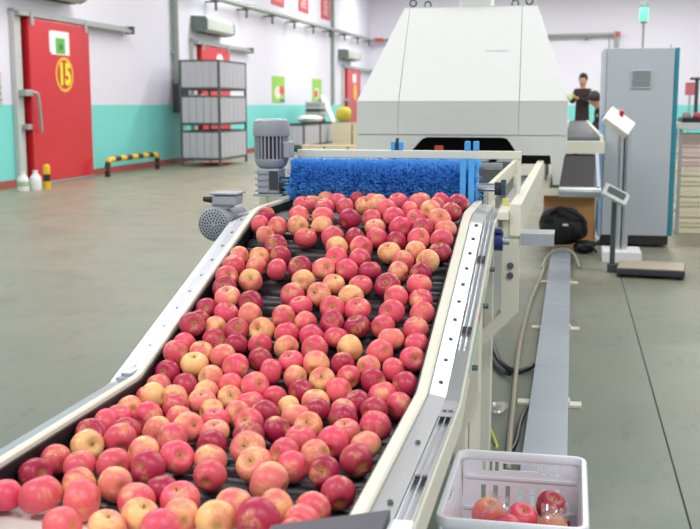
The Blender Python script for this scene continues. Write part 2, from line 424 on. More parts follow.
# ---- control panel, conduits and pipes
t = thing('wall_controller', 'grey wall control box with red digital readout left of near door', 'control panel', (WX, 15.7, 1.4))
part('box', MB().box(WX, WX + 0.14, 15.45, 15.98, 1.40, 1.93), M('panel_grey', (190, 194, 196), 0.4), t, bevel=0.01)
part('readout', MB().box(WX + 0.14, WX + 0.146, 15.6, 15.92, 1.81, 1.89), M('red_led', (255, 70, 40), 0.4, emit=1.5), t)
for k in range(3):
    part('button_strip', MB().box(WX + 0.14, WX + 0.15, 15.55, 15.93, 1.47 + k * 0.1, 1.50 + k * 0.1), M('panel_dark', (120, 126, 128), 0.5), t)
PIPEG = M('pipe_grey_green', (150, 156, 152), 0.4, 0.3)
t = thing('wall_conduit', 'vertical grey-green conduit with switch box left of the stacked bins', 'conduit', (WX, 24.0, 1.2))
part('pipe', MB().cyl((WX + 0.09, 24.0, 1.9), (WX + 0.09, 24.0, 7.4), 0.075, n=12), M('conduit_green', (146, 158, 150), 0.45), t, smooth=True)
part('switch_box', MB().box(WX, WX + 0.22, 23.95, 24.5, 1.23, 1.99), GREYD, t, bevel=0.015)
for z in (2.6, 4.6, 6.6):
    part('clip', MB().box(WX, WX + 0.10, 23.88, 24.12, z, z + 0.06), GREYM, t)
t = thing('wall_conduit', 'thin vertical pipe on the far left wall beside the red posters', 'conduit', (WX, 40.9, 1.4))
part('pipe', MB().cyl((WX + 0.07, 40.95, 1.41), (WX + 0.07, 40.95, 7.4), 0.065, n=10), M('conduit_green', (146, 158, 150), 0.45), t, smooth=True)
for z in (2.5, 5.6):
    part('clip', MB().box(WX, WX + 0.08, 40.85, 41.05, z, z + 0.06), GREYM, t)
t = thing('service_pipe', 'long grey pipe on brackets high along the left wall', 'pipe', (WX, 24, 4.1))
part('pipe', MB().tube([(WX + 0.28, 24.5, 4.10), (WX + 0.28, 48.7, 4.33)], 0.075, 10), PIPEG, t, smooth=True)
for k in range(9):
    y = 26.4 + 2.62 * k; z = 4.10 + 0.23 * (y - 24.5) / 24.2
    b = part('bracket', MB().box(WX + 0.004, WX + 0.36, y - 0.05, y + 0.05, z - 0.11, z - 0.07).box(WX + 0.22, WX + 0.34, y - 0.22, y + 0.22, z - 0.09, z - 0.02).box(WX + 0.26, WX + 0.31, y - 0.03, y + 0.03, z - 0.32, z - 0.1), GREYD, t)
t = thing('service_pipe', 'grey pipe with red valves high on the back wall', 'pipe', (-4, 49.05, 4.3))
part('pipe', MB().tube([(WX + 0.3, 48.95, 4.36), (1.75, 49.05, 4.50), (1.82, 49.05, 4.48), (1.85, 49.05, 3.9)], 0.075, 10), PIPEG, t, smooth=True)
for x in (-6, -3, 0.5):
    part('bracket', MB().box(x - 0.05, x + 0.05, 48.9, WY - 0.006, 4.28, 4.33), GREYD, t)
part('valve', MB().box(-9.12, -8.7, 48.72, 49.0, 4.28, 4.46), M('valve_red', (196, 80, 60), 0.5), t, bevel=0.02)
part('valve', MB().box(1.7, 1.95, 48.93, 49.17, 4.42, 4.62), M('valve_red', (196, 80, 60), 0.5), t, bevel=0.02)

# ---- posters
def red_sign(y0, y1, z0, label, marks):
    t = thing('red_sign', label, 'sign', (WX, y0, z0), 'red wall signs with white lettering')
    part('board', MB().box(WX, WX + 0.03, y0, y1, z0, z0 + 1.3), REDS, t)
    for k in range(marks):                      # stacked square characters, too far away to read
        zc = z0 + 0.28 + 0.33 * k; yc = (y0 + y1) / 2; s = 0.13
        c = MB(); X0, X1 = WX + 0.03, WX + 0.034
        for j in range(3): c.box(X0, X1, yc - 0.36, yc + 0.36, zc - s + j * s, zc - s + j * s + 0.035)
        c.box(X0, X1, yc - 0.05, yc + 0.05, zc - s, zc + s); c.box(X0, X1, yc - 0.34, yc - 0.26, zc - s, zc + 0.02)
        part('character', c, M('sign_white', (232, 200, 204), 0.5), t)
red_sign(32.5, 33.95, 4.54, 'red wall sign nearest the camera, high above the pipe', 3)
red_sign(35.83, 37.2, 4.61, 'middle one of the three red wall signs above the pipe', 3)
red_sign(39.2, 40.65, 4.63, 'farthest red wall sign beside the thin vertical pipe', 3)
def fruit_poster(y0, y1, z0, z1, label, flip):
    t = thing('fruit_poster', label, 'poster', (WX, y0, z0), 'green fruit posters on the left wall')
    part('sheet', MB().box(WX, WX + 0.02, y0, y1, z0, z1), GREENP, t)
    w_ = y1 - y0; h = z1 - z0
    part('white_picture', MB().prism(rings_disc(y0 + w_ * 0.42, z0 + h * 0.38, w_ * 0.26, h * 0.24), 'x', WX + 0.02, WX + 0.023), M('picture_cream', (236, 226, 216), 0.5), t)
    part('red_picture', MB().prism(rings_disc(y0 + w_ * (0.74 if flip else 0.36), z0 + h * (0.46 if flip else 0.36), w_ * 0.2, h * 0.17), 'x', WX + 0.023, WX + 0.026), M('picture_red', (224, 70, 86), 0.5), t)
    part('corner_print', MB().box(WX + 0.02, WX + 0.023, y0 + w_ * 0.6, y1 - 0.05, z0 + 0.02, z0 + h * 0.12), M('picture_dark', (70, 110, 150), 0.5), t)
fruit_poster(32.5, 33.95, 1.48, 2.32, 'larger green poster with red fruit, left of the other', True)
fruit_poster(37.8, 39.2, 1.5, 2.35, 'smaller green poster with red fruit, farther along the wall', False)

# ---- bollard, barrier, jugs
def striped_post(t, pts, r, n_b):
    """alternating yellow and black lengths along a bent pipe"""
    P = smooth_path(pts, 8); L = [0]
    for a, b in zip(P, P[1:]): L.append(L[-1] + (b - a).length)
    tot = L[-1]
    def at(s):
        for i in range(len(P) - 1):
            if L[i + 1] >= s: return P[i].lerp(P[i + 1], (s - L[i]) / max(1e-6, L[i + 1] - L[i]))
        return P[-1]
    for k in range(n_b):
        a, b = tot * k / n_b, tot * (k + 1) / n_b
        q = [at(a + (b - a) * j / 5) for j in range(6)]
        part('yellow_band' if k % 2 else 'black_band', MB().tube(q, r, 12), YEL if k % 2 else BLK, t, smooth=True)
t = thing('bollard', 'short yellow and black bollard in front of the near red door', 'bollard', (-8.63, 16.27, 0))
part('lower_band', MB().cyl((-8.63, 16.27, 0), (-8.63, 16.27, 0.13), 0.058), YEL, t, smooth=True)
part('black_band', MB().cyl((-8.63, 16.27, 0.13), (-8.63, 16.27, 0.25), 0.058), BLK, t, smooth=True)
part('rounded_top', MB().lathe([(0.058, 0.25), (0.058, 0.36), (0.05, 0.395), (0.03, 0.415), (0, 0.42)], (-8.63, 16.27, 0), 14), YEL, t, smooth=True)
t = thing('bump_barrier', 'low yellow and black striped barrier between near door and bins', 'barrier', (-8.93, 19.25, 0))
striped_post(t, [(-8.93, 19.30, 0), (-8.93, 19.30, 0.20), (-8.93, 19.36, 0.29), (-8.93, 19.50, 0.33), (-8.93, 20.5, 0.335), (-8.93, 21.65, 0.33), (-8.93, 21.80, 0.29), (-8.93, 21.86, 0.20), (-8.93, 21.86, 0)], 0.055, 11)
def jug(x, y, label, green):
    t = thing('plastic_jug', label, 'jug', (x, y, 0), 'white plastic jugs by the near door')
    part('body', MB().lathe([(0, 0), (0.09, 0.0), (0.095, 0.02), (0.095, 0.17), (0.085, 0.22), (0.04, 0.27), (0.035, 0.29)], (x, y, 0), 14), WHITEP, t, smooth=True)
    part('cap', MB().lathe([(0.04, 0.285), (0.04, 0.325), (0, 0.325)], (x, y, 0), 12), WHITEP, t, smooth=True)
    if green: part('label_band', MB().lathe([(0.097, 0.08), (0.097, 0.16)], (x, y, 0), 14), M('jug_label', (170, 200, 160), 0.5), t, smooth=True)
jug(-8.80, 15.78, 'left white plastic jug on the floor with pale green label', True)
jug(-8.72, 16.05, 'right white plastic jug standing beside the short bollard', False)

# ---- stacked steel bins
def make_bin(label, loc, group):
    """stillage: four posts, rails and ribbed sheet panels; local origin at its front-right-bottom corner"""
    W, D, Hh = 0.97, 2.02, 0.775
    t = thing('storage_bin', label, 'bin', loc, group)
    BASE[t.name] = (0, 0, 0)
    for x in (-W, -0.05):
        for y in (0, D - 0.05):
            part('post', MB().box(x, x + 0.05, y, y + 0.05, 0, Hh + 0.022), BINF, t)
    for z in (0.16, Hh):
        for y in (0.005, D - 0.045): part('rail', MB().box(-W + 0.05, -0.05, y, y + 0.04, z - 0.02, z + 0.02), BINF, t)
        for x in (-W + 0.005, -0.045): part('rail', MB().box(x, x + 0.04, 0.05, D - 0.05, z - 0.02, z + 0.02), BINF, t)
    nf = 5
    for k in range(nf):                                 # front and back sheets, one plank each
        x0 = -W + 0.05 + (W - 0.1) * k / nf
        for y in (0.012, D - 0.032): part('panel', MB().box(x0 + 0.006, x0 + (W - 0.1) / nf - 0.006, y, y + 0.02, 0.182, Hh - 0.022), BINP, t)
    ns = 6
    for k in range(ns):
        y0 = 0.05 + (D - 0.1) * k / ns
        for x in (-0.032, -W + 0.012): part('panel', MB().box(x, x + 0.02, y0 + 0.008, y0 + (D - 0.1) / ns - 0.008, 0.182, Hh - 0.022), BINP, t)
    part('floor_sheet', MB().box(-W + 0.05, -0.05, 0.05, D - 0.05, 0.12, 0.14), BINF, t)
    return t
G = 'grey steel bins by the left wall'
b0 = make_bin('bottom grey ribbed steel bin of the stack of three', (-7.83, 22.95, 0.02), G)
dup(b0, (-7.83, 22.95, 0.819), 'middle grey ribbed steel bin of the stack of three')
dup(b0, (-7.83, 22.95, 1.618), 'top grey ribbed steel bin of the stack of three')
dup(b0, (-7.9, 30.95, 0.02), 'single grey steel bin nearest of the low far row')
dup(b0, (-7.9, 33.05, 0.02), 'middle grey steel bin of the low far row')
dup(b0, (-7.9, 35.15, 0.02), 'farthest grey steel bin of the low row, under white sacks')

# ---- clutter on and beside the far bins
def sack(name, c, sx, sy, sz, mat, label, cat, seed, group=None):
    r_ = random.Random(seed); n, m = 16, 9; vs = []; fs = []
    for i in range(m + 1):
        th = PI * i / m
        for k in range(n):
            a = 2 * PI * k / n; q = 1 + 0.10 * math.sin(3 * a + seed) + 0.07 * r_.uniform(-1, 1)
            s_ = math.sin(th) ** 0.6
            vs.append((c[0] + sx * s_ * math.cos(a) * q, c[1] + sy * s_ * math.sin(a) * q, c[2] + sz * 0.5 * (1 - math.cos(th))))
    for i in range(m):
        for k in range(n): fs.append((i * n + k, i * n + (k + 1) % n, (i + 1) * n + (k + 1) % n, (i + 1) * n + k))
    return single(name, MB().add(vs, fs), mat, label, cat, (c[0], c[1], c[2]), group, smooth=True)
SACKW = M('white_sack', (226, 228, 226), 0.7, vary=0.08)
sack('white_sack', (-8.3, 33.2, 0.825), 0.36, 0.75, 0.26, SACKW, 'limp white sack lying across the far bins', 'sack', 1)
sack('yellow_sack', (-7.75, 35.9, 0.825), 0.26, 0.4, 0.52, M('olive_sack', (190, 178, 62), 0.7, vary=0.15), 'bulging yellow-green sack on the far bins beside the red door', 'sack', 3)
t = thing('folding_crate', 'stack of folded grey crates standing on the far bins', 'crate', (-8.45, 34.0, 0.85))
for k in range(4):
    part('folded_crate', MB().box(-8.72, -8.2, 34.3, 35.0, 0.825 + k * 0.17, 0.825 + k * 0.17 + 0.115), GREYM if k % 2 else GREYD, t, bevel=0.01)
    part('crate_rim', MB().box(-8.74, -8.18, 34.28, 35.02, 0.825 + k * 0.17 + 0.117, 0.825 + k * 0.17 + 0.168), M('crate_rim_grey', (196, 198, 200), 0.5), t)
single('white_board', MB().slab([(-7.97, 35.06, 0.83), (-7.95, 35.62, 0.83), (-8.35, 35.62, 1.72), (-8.37, 35.06, 1.72)], 0.03), WHITEP, 'white board leaning up on the far bins before the red door', 'board', (-8.1, 35.2, 0.83))

def plastic_crate(label, loc, W, D, Hh, mat, group=None, rows=2):
    """ribbed stacking crate: floor, slatted sides, rim"""
    t = thing('plastic_crate', label, 'crate', loc, group); BASE[t.name] = (0, 0, 0)
    for y in (0, D - 0.02): part('side_wall', MB().box(0, W, y, y + 0.02, 0, Hh - 0.04), mat, t)
    for x in (0, W - 0.02): part('side_wall', MB().box(x, x + 0.02, 0.02, D - 0.02, 0, Hh - 0.04), mat, t)
    part('rim', MB().box(-0.015, W + 0.015, -0.015, 0.02, Hh - 0.045, Hh).box(-0.015, W + 0.015, D - 0.02, D + 0.015, Hh - 0.045, Hh).box(-0.015, 0.02, 0.02, D - 0.02, Hh - 0.045, Hh).box(W - 0.02, W + 0.015, 0.02, D - 0.02, Hh - 0.045, Hh), mat, t)
    for r_ in range(rows):
        z = 0.03 + (Hh - 0.1) * (r_ + 1) / (rows + 1)
        part('rib', MB().box(-0.012, W + 0.012, -0.012, -0.0005, z, z + 0.02), mat, t)
        part('rib', MB().box(-0.012, -0.0005, 0, D, z, z + 0.02), mat, t)
    part('bottom', MB().box(0.02, W - 0.02, 0.02, D - 0.02, 0, 0.02), mat, t)
    return t
GC = 'cream crates piled beyond the machine'
c0 = plastic_crate('cream crate at the bottom of the left far pile', (-7.7, 33.9, 0), 0.62, 0.45, 0.27, CREAMC, GC)
nm = {1: 'second', 2: 'third', 3: 'topmost'}
for k in (1, 2): dup(c0, (-7.7, 33.9, 0.275 * k), 'cream crate, %s of the left far pile' % (nm[k] if k < 2 else 'topmost'))
for k in range(3): dup(c0, (-7.02, 33.9, 0.275 * k), 'cream crate, %s of the right far pile beside the hood' % ('bottom', 'second', 'topmost')[k])
for k in range(4): dup(c0, (-7.55 + 0.68 * k, 29.3, 0), 'empty cream crate on the floor behind the brush, %s from left' % ('first', 'second', 'third', 'fourth')[k])

# ================================================================== roller conveyor
Y0, Y1, Y2, Y3 = 1.15, 2.52, 3.60, 4.05
ZL, ZU = 0.70, 1.037
PATH = [(Y0, ZL), (Y1 - 0.03, ZL), (Y1, ZL + 0.003), (Y1 + 0.03, ZL + 0.0125), (Y2 - 0.05, ZU - 0.0145), (Y2, ZU - 0.004), (Y2 + 0.06, ZU), (Y3, ZU)]
def surf(y):
    a, b = ZL - 0.08, ZU - 0.035
    return a if y < Y1 else b if y > Y2 else a + (b - a) * (y - Y1) / (Y2 - Y1)
def railz(y):
    return ZL if y < Y1 else ZU if y > Y2 else ZL + (ZU - ZL) * (y - Y1) / (Y2 - Y1)
XL, XR = -1.090, -0.358
con = thing('roller_conveyor', 'cream and steel roller conveyor carrying the apples up to the brush', 'conveyor', (-0.72, 2.5, 0))
# right side, from the belt outwards
part('rail_lip', MB().sweep([(XR, -0.10), (XR, -0.004), (XR + 0.004, 0), (XR + 0.024, 0), (XR + 0.028, -0.004), (XR + 0.028, -0.10)], PATH), CREAM, con, label='cream inner lip of the right rail')
part('guard_strip', MB().sweep([(XR + 0.0285, -0.04), (XR + 0.030, -0.012), (XR + 0.072, -0.020), (XR + 0.072, -0.04)], PATH), STEEL, con, label='flat stainless strip with screws')
part('chain_tray', MB().sweep([(XR + 0.0725, -0.045), (XR + 0.0725, -0.030), (XR + 0.105, -0.032), (XR + 0.105, -0.045)], PATH), STEEL2, con)
for dx in (0.075, 0.089, 0.103):
    part('guide_ridge', MB().sweep([(XR + dx, -0.0305), (XR + dx, -0.019), (XR + dx + 0.003, -0.019), (XR + dx + 0.003, -0.0305)], PATH[:-2]), STEEL, con)
sp = part('side_panel', MB().sweep([(XR + 0.1065, -0.092), (XR + 0.1065, -0.028), (XR + 0.112, -0.028), (XR + 0.112, -0.092)], PATH), CREAM, con, label='cream outer panel of the right rail')
# faded teal and red print along the outer panel
for k in range(9):
    y = 2.70 + 0.055 * k; z = railz(y) - 0.056; X = XR + 0.112; s = (ZU - ZL) / (Y2 - Y1); hh = 0.012
    part('faded_print', MB().slab([(X + 0.0012, y, z - hh), (X + 0.0012, y + 0.034, z - hh + 0.034 * s), (X + 0.0012, y + 0.034, z + hh + 0.034 * s), (X + 0.0012, y, z + hh)], 0.001),
         M('print_red', (214, 120, 120), 0.5) if k == 5 else M('print_teal', (150, 196, 190), 0.5), sp)
# left side
part('rail_lip', MB().sweep([(XL, -0.10), (XL, -0.003), (XL - 0.003, 0), (XL - 0.017, 0), (XL - 0.017, -0.10)], PATH), CREAM, con)
part('guard_strip', MB().sweep([(XL - 0.0175, -0.03), (XL - 0.0175, -0.006), (XL - 0.060, -0.020), (XL - 0.060, -0.034)], PATH), STEEL, con, label='flat stainless strip of the left rail')
part('edge_strip', MB().sweep([(XL - 0.0605, -0.035), (XL - 0.0605, -0.022), (XL - 0.090, -0.030), (XL - 0.090, -0.09), (XL - 0.086, -0.09), (XL - 0.086, -0.035)], PATH), STEEL2, con)
# black rubber skirts and pan
for x in (XL + 0.0005, XR - 0.0065):
    part('rubber_skirt', MB().sweep([(x, -0.14), (x, -0.012), (x + 0.006, -0.012), (x + 0.006, -0.14)], PATH), BLACKWALL, con)
pan = [(y, surf(y) - 0.075) for y in (Y0, Y1, Y2, Y3)]
part('pan', MB().sweep([(XL + 0.007, 0), (XL + 0.007, 0.012), (XR - 0.007, 0.012), (XR - 0.007, 0)], pan), BLACKWALL, con)
# rollers: shared mesh
rme = None; y = 1.84; nrol = 0
Rr = 0.029
while y < 4.05:
    z = surf(y) - Rr * (1.055 if Y1 < y < Y2 else 1.0)
    if rme is None:
        ro = part('roller', MB().lathe([(0, -0.357), (0.012, -0.357), (0.012, -0.352), (Rr - 0.003, -0.352), (Rr, -0.348), (Rr, 0.348), (Rr - 0.003, 0.352), (0.012, 0.352), (0.012, 0.357), (0, 0.357)], (0, 0, 0), 18, 'x'), BLACKRUB, con, smooth=True)
        for v in ro.data.vertices: v.co += Vector(BASE[con.name])
        rme = ro
    else:
        ro = rme.copy(); COL.objects.link(ro); ro.parent = con
    ro.location = ((XL + XR) / 2 - BASE[con.name][0], y - BASE[con.name][1], z - BASE[con.name][2])
    y += 0.0635 if not (Y1 < y < Y2) else 0.060
# white feed tray in front of the first roller, charcoal flap across the rail
part('feed_tray', MB().box(XL + 0.007, XR - 0.007, Y0, 1.80, surf(1.5) - 0.014, surf(1.5) - 0.001), TRAYW, con, label='white feed tray before the rollers')
# bolts on the strips
def bolt(p, r=0.006, h=0.006):
    return MB().cyl(p, (p[0], p[1] - 0.3 * h, p[2] + h), r, r, 6)
for k in range(10):
    y = 2.58 + 0.105 * k
    part('bolt', bolt((XR + 0.052, y, railz(y) - 0.0175)), BOLT, con)
    part('bolt', bolt((XL - 0.040, y, railz(y) - 0.0155)), BOLT, con)
for y in (1.35, 1.8, 2.15): part('bolt', bolt((XR + 0.055, y, ZL - 0.0175)), BOLT, con)
for y in (1.95, 2.40, 2.86, 3.30):
    for dx in (0.083, 0.097): part('clamp_screw', MB().cyl((XR + dx, y, railz(y) - 0.032), (XR + dx, y, railz(y) - 0.014), 0.006, n=6).box(XR + dx - 0.007, XR + dx + 0.007, y - 0.012, y - 0.006, railz(y) - 0.032, railz(y) - 0.02), BOLT, con)
# bright cover plate over the kink, corner brackets
part('cover_plate', MB().sweep([(XR + 0.074, -0.0185), (XR + 0.074, -0.0165), (XR + 0.106, -0.0165), (XR + 0.106, -0.0185)], [(2.36, ZL), (Y1 - 0.03, ZL), (Y1 + 0.03, ZL + 0.0125), (2.74, railz(2.74))]), STEEL, con, label='bright stainless cover plate at the bend')
part('joint_bracket', MB().box(XL - 0.06, XL - 0.02, 2.49, 2.53, ZL - 0.016, ZL - 0.004).box(XL - 0.05, XL - 0.02, 2.50, 2.58, ZL - 0.01, ZL + 0.006), STEEL2, con, bevel=0.003)
# inner body panels and legs under the line
for x in (XL - 0.06, XR + 0.03):
    part('frame_beam', MB().sweep([(x, -0.20), (x, -0.105), (x + 0.03, -0.105), (x + 0.03, -0.20)], [PATH[0], (Y1, ZL), (Y2, ZU), (Y3, ZU)]), CREAM, con)
def leg(x0, x1, y0, y1, z1, nz=None):
    return MB().box(x0, x1, y0, y1, 0, z1)
part('leg', MB().prism([(-0.328, 0), (-0.288, 0), (-0.288, 0.42), (-0.252, 0.53), (-0.252, 0.80), (-0.328, 0.80)], 'y', 3.10, 3.17), CREAM, con, bevel=0.004)
part('leg_plate', MB().box(-0.285, -0.2525, 3.172, 3.19, 0.10, 0.80), CREAM, con)
for x0, y0_, z1 in ((-0.33, 1.5, 0.60), (-1.15, 1.5, 0.60), (-1.15, 3.10, 0.80), (-0.33, 3.86, 0.92), (-1.15, 3.86, 0.92)):
    part('leg', MB().box(x0, x0 + 0.06, y0_, y0_ + 0.06, 0, z1), CREAM, con, bevel=0.004)
part('cross_brace', MB().box(-1.09, -0.33, 3.12, 3.16, 0.30, 0.36), CREAM, con)
part('base_beam', MB().box(-0.32, -0.275, 1.56, 3.10, 0.10, 0.15), CREAM, con)
# side bolt studs on the outer panel
for y in (2.78, 3.12, 3.36): part('stud', MB().cyl((XR + 0.112, y, railz(y) - 0.085), (XR + 0.128, y, railz(y) - 0.085), 0.008, n=8), BOLT, con)
# blue hand knob with its spindle at the head of the slope
kb = part('adjuster_knob', MB().cyl((-0.246, 3.56, 0.945), (-0.218, 3.56, 0.945), 0.034, n=10), NAVY, con, smooth=True, label='navy blue adjuster knob')
part('spindle', MB().cyl((-0.218, 3.56, 0.945), (-0.196, 3.56, 0.945), 0.014, n=10), STEEL2, kb, smooth=True)
part('knob_lug', MB().box(-0.243, -0.222, 3.53, 3.59, 0.975, 0.988), NAVY, kb)

flap = single('charcoal_sheet', MB().slab([(-0.46, 1.40, 0.722), (-0.282, 1.40, 0.722), (-0.282, 1.675, 0.722), (-0.46, 1.57, 0.722)], 0.02), PLATED, 'charcoal sheet lying across the right rail at the near end', 'sheet', (-0.38, 1.66, 0.70))
single('cream_block', MB().box(-0.278, -0.238, 1.45, 1.665, 0.6825, 0.712), WHITEP, 'white block on the rail edge beside the charcoal sheet', 'block', (-0.26, 1.62, 0.675), bevel=0.006)

# ================================================================== brush unit
BY, BZ, BR = 4.085, 1.10, 0.092
br = thing('brush_roller', 'blue bristle roller brush in a cream frame across the line', 'brush', (-0.72, BY, 1.0))
part('core', MB().cyl((-1.09, BY, BZ), (-0.352, BY, BZ), 0.058, n=24), BLUEC, br, smooth=True)
bm_ = MB(); r_ = random.Random(3)
nb = 15
for i in range(22000):
    u = r_.random()
    disc = math.floor(u * nb); w_ = (u * nb - disc)
    x = -1.09 + 0.738 * (disc + 0.5 + (w_ - 0.5) * 0.86) / nb
    a = r_.random() * 2 * PI; lean = r_.gauss(0, 0.012); L_ = BR * r_.uniform(0.86, 1.03)
    c, s = math.cos(a), math.sin(a); t_ = 0.0019
    p = (x, BY + c * 0.056, BZ + s * 0.056); q = (x + lean, BY + c * L_, BZ + s * L_)
    ta = (0, -s * t_, c * t_)
    bm_.add([(p[0] - t_, p[1] - ta[1], p[2] - ta[2]), (p[0] + t_, p[1] + ta[1], p[2] + ta[2]), (q[0] + t_ * 0.8, q[1] + ta[1], q[2] + ta[2]), (q[0] - t_ * 0.8, q[1] - ta[1], q[2] - ta[2])], [(0, 1, 2, 3)])
o = part('bristles', bm_, BLUEB, br, kind='stuff', label='dense blue nylon bristles')
part('shaft', MB().cyl((-0.352, BY, BZ - 0.015), (-0.285, BY, BZ - 0.015), 0.016, n=14), STEEL2, br, smooth=True)
part('shaft', MB().cyl((-1.13, BY, BZ - 0.015), (-1.085, BY, BZ - 0.015), 0.016, n=14), STEEL2, br, smooth=True)
be = part('bearing', MB().cyl((-0.285, BY, BZ - 0.02), (-0.262, BY, BZ - 0.02), 0.026, n=14), BLK, br, smooth=True)
part('bearing_flange', MB().prism([(BY - 0.022, BZ - 0.062), (BY + 0.022, BZ - 0.062), (BY + 0.026, BZ - 0.005), (BY + 0.012, BZ + 0.016), (BY - 0.012, BZ + 0.016), (BY - 0.026, BZ - 0.005)], 'x', -0.262, -0.243), M('bearing_blue_grey', (62, 76, 98), 0.4, 0.4), be, bevel=0.003)
part('flange_bolt', MB().cyl((-0.252, BY - 0.02, BZ - 0.052), (-0.252, BY - 0.045, BZ - 0.052), 0.012, n=6), BOLT, be)
# frame
part('top_bar', MB().box(-1.10, -0.192, BY + 0.10, BY + 0.14, 1.188, 1.220), CREAM, br, bevel=0.003)
part('upright', MB().box(-0.207, -0.193, BY + 0.105, BY + 0.135, 1.058, 1.188), CREAM, br)
part('upright', MB().box(-1.106, -1.092, BY + 0.105, BY + 0.135, 1.04, 1.188), CREAM, br)
for x in (-0.704, -0.672):
    part('blue_clip', MB().box(x - 0.009, x + 0.009, BY + 0.106, BY + 0.134, 1.220, 1.254), BLUEC, br, bevel=0.004)
for x in (-0.405, -0.371):
    part('blue_clip', MB().box(x - 0.011, x + 0.011, BY + 0.106, BY + 0.134, 1.220, 1.258), BLUEC, br, bevel=0.004)
part('clip_bolt', MB().cyl((-0.688, BY + 0.12, 1.220), (-0.688, BY + 0.12, 1.268), 0.007, n=8), GREYD, br)
for x in (-0.40, -0.368):
    part('blue_strap', MB().box(x - 0.011, x + 0.011, BY - BR - 0.008, BY - BR - 0.004, 1.01, 1.20), BLUEC, br)
# second roller just behind
part('rear_shaft', MB().cyl((-1.05, 4.28, 1.155), (-0.272, 4.28, 1.155), 0.014, n=12), M('shaft_light', (206, 208, 212), 0.35, 0.5), br, smooth=True)

# ================================================================== gear motors
gm = thing('gear_motor', 'upright grey finned motor on its gearbox at the brush end', 'motor', (-1.187, 4.12, 1.03))
mx_, my_ = -1.190, 4.12
part('fan_cover', MB().lathe([(0.071, 1.276), (0.074, 1.282), (0.074, 1.322), (0.069, 1.338), (0.05, 1.346), (0, 1.347)], (mx_, my_, 0), 28), MOTORG, gm, smooth=True)
mbd = part('motor_body', MB().lathe([(0, 1.152), (0.045, 1.152), (0.058, 1.166), (0.058, 1.276), (0, 1.276)], (mx_, my_, 0), 28), MOTORD, gm, smooth=True)
for k in range(26):
    a = 2 * PI * k / 26; c, s = math.cos(a), math.sin(a); h = 0.0026
    q = [(mx_ + c * 0.055 - s * h, my_ + s * 0.055 + c * h), (mx_ + c * 0.055 + s * h, my_ + s * 0.055 - c * h), (mx_ + c * 0.069 + s * h, my_ + s * 0.069 - c * h), (mx_ + c * 0.069 - s * h, my_ + s * 0.069 + c * h)]
    part('cooling_fin', MB().prism(q, 'z', 1.176, 1.276), MOTORG, mbd)
part('lower_bell', MB().lathe([(0, 1.148), (0.048, 1.148), (0.06, 1.158), (0.068, 1.176), (0.068, 1.186), (0.056, 1.186)], (mx_, my_, 0), 28), MOTORG, gm, smooth=True)
part('terminal_box', MB().box(mx_ + 0.062, mx_ + 0.088, my_ - 0.05, my_ + 0.03, 1.19, 1.255), MOTORG, gm, bevel=0.006)
gb = part('gearbox', MB().box(mx_ - 0.048, mx_ + 0.045, my_ - 0.05, my_ + 0.05, 1.046, 1.148), MOTORG, gm, bevel=0.008)
for k in range(4):
    part('gearbox_rib', MB().box(mx_ - 0.054, mx_ + 0.0, my_ - 0.056, my_ - 0.0505, 1.052 + 0.025 * k, 1.062 + 0.025 * k), MOTORG, gb)
part('gearbox_shade_patch', MB().box(mx_ + 0.004, mx_ + 0.04, my_ - 0.053, my_ - 0.0505, 1.062, 1.138), MOTORD, gb)  # dark slab painting the shade of a hollow in the gearbox
part('coupling', MB().cyl((mx_ + 0.046, my_ - 0.03, 1.085), (mx_ + 0.085, my_ - 0.03, 1.085), 0.03, n=14), M('coupling_dark', (44, 56, 66), 0.4, 0.4), gm, smooth=True)
part('foot_plate', MB().box(mx_ - 0.06, mx_ + 0.06, my_ - 0.065, my_ + 0.065, 1.036, 1.046), GREYM, gm)

fm = thing('fan_motor', 'grey motor with round fan cover hung outside the left rail', 'motor', (-1.255, 3.5, 0.90))
cx_, cz_, fy = -1.262, 0.972, 3.60
part('fan_cover', MB().lathe([(0.0, fy), (0.05, fy), (0.060, fy + 0.008), (0.064, fy + 0.02), (0.064, fy + 0.07)], (0, 0, 0), 32, 'z').move(Matrix(((1, 0, 0, cx_), (0, 0, 1, 0), (0, 1, 0, cz_), (0, 0, 0, 1)))), MOTORG, fm, smooth=True)
grille = MB()
for ring, cnt in ((0.012, 6), (0.022, 12), (0.032, 18), (0.042, 24), (0.0515, 28)):
    for k in range(cnt):
        a = 2 * PI * k / cnt + ring * 40; u, v = cx_ + ring * math.cos(a), cz_ + ring * math.sin(a)
        yy = fy - 0.0008 if ring < 0.05 else fy + 0.0002
        grille.add([(u + 0.0034 * math.cos(b), yy, v + 0.0034 * math.sin(b)) for b in [2 * PI * j / 7 for j in range(7)]], [tuple(range(7))])
part('hole_shade_discs', grille, M('grille_shade', (26, 27, 30), 0.7), fm, kind='stuff')  # flat dark discs paint the shade inside the cover's holes
part('motor_body', MB().cyl((cx_, fy + 0.07, cz_), (cx_, fy + 0.24, cz_), 0.058, n=28), MOTORG, fm, smooth=True)
tb = part('terminal_box', MB().prism([(cx_ - 0.014, cz_ + 0.066), (cx_ + 0.078, cz_ + 0.066), (cx_ + 0.084, cz_ + 0.105), (cx_ - 0.010, cz_ + 0.105)], 'y', fy + 0.02, fy + 0.11), MOTORG, fm, bevel=0.008)
part('box_lid', MB().box(cx_ - 0.018, cx_ + 0.088, fy + 0.013, fy + 0.117, cz_ + 0.106, cz_ + 0.114), MOTORG, tb, bevel=0.003)
part('cable_gland', MB().cyl((cx_ - 0.013, fy + 0.05, cz_ + 0.085), (cx_ - 0.052, fy + 0.045, cz_ + 0.088), 0.014, 0.009, n=10), BLK, tb, smooth=True)
part('box_neck', MB().box(cx_ - 0.015, cx_ + 0.05, fy + 0.03, fy + 0.10, cz_ + 0.055, cz_ + 0.066), MOTORG, fm)
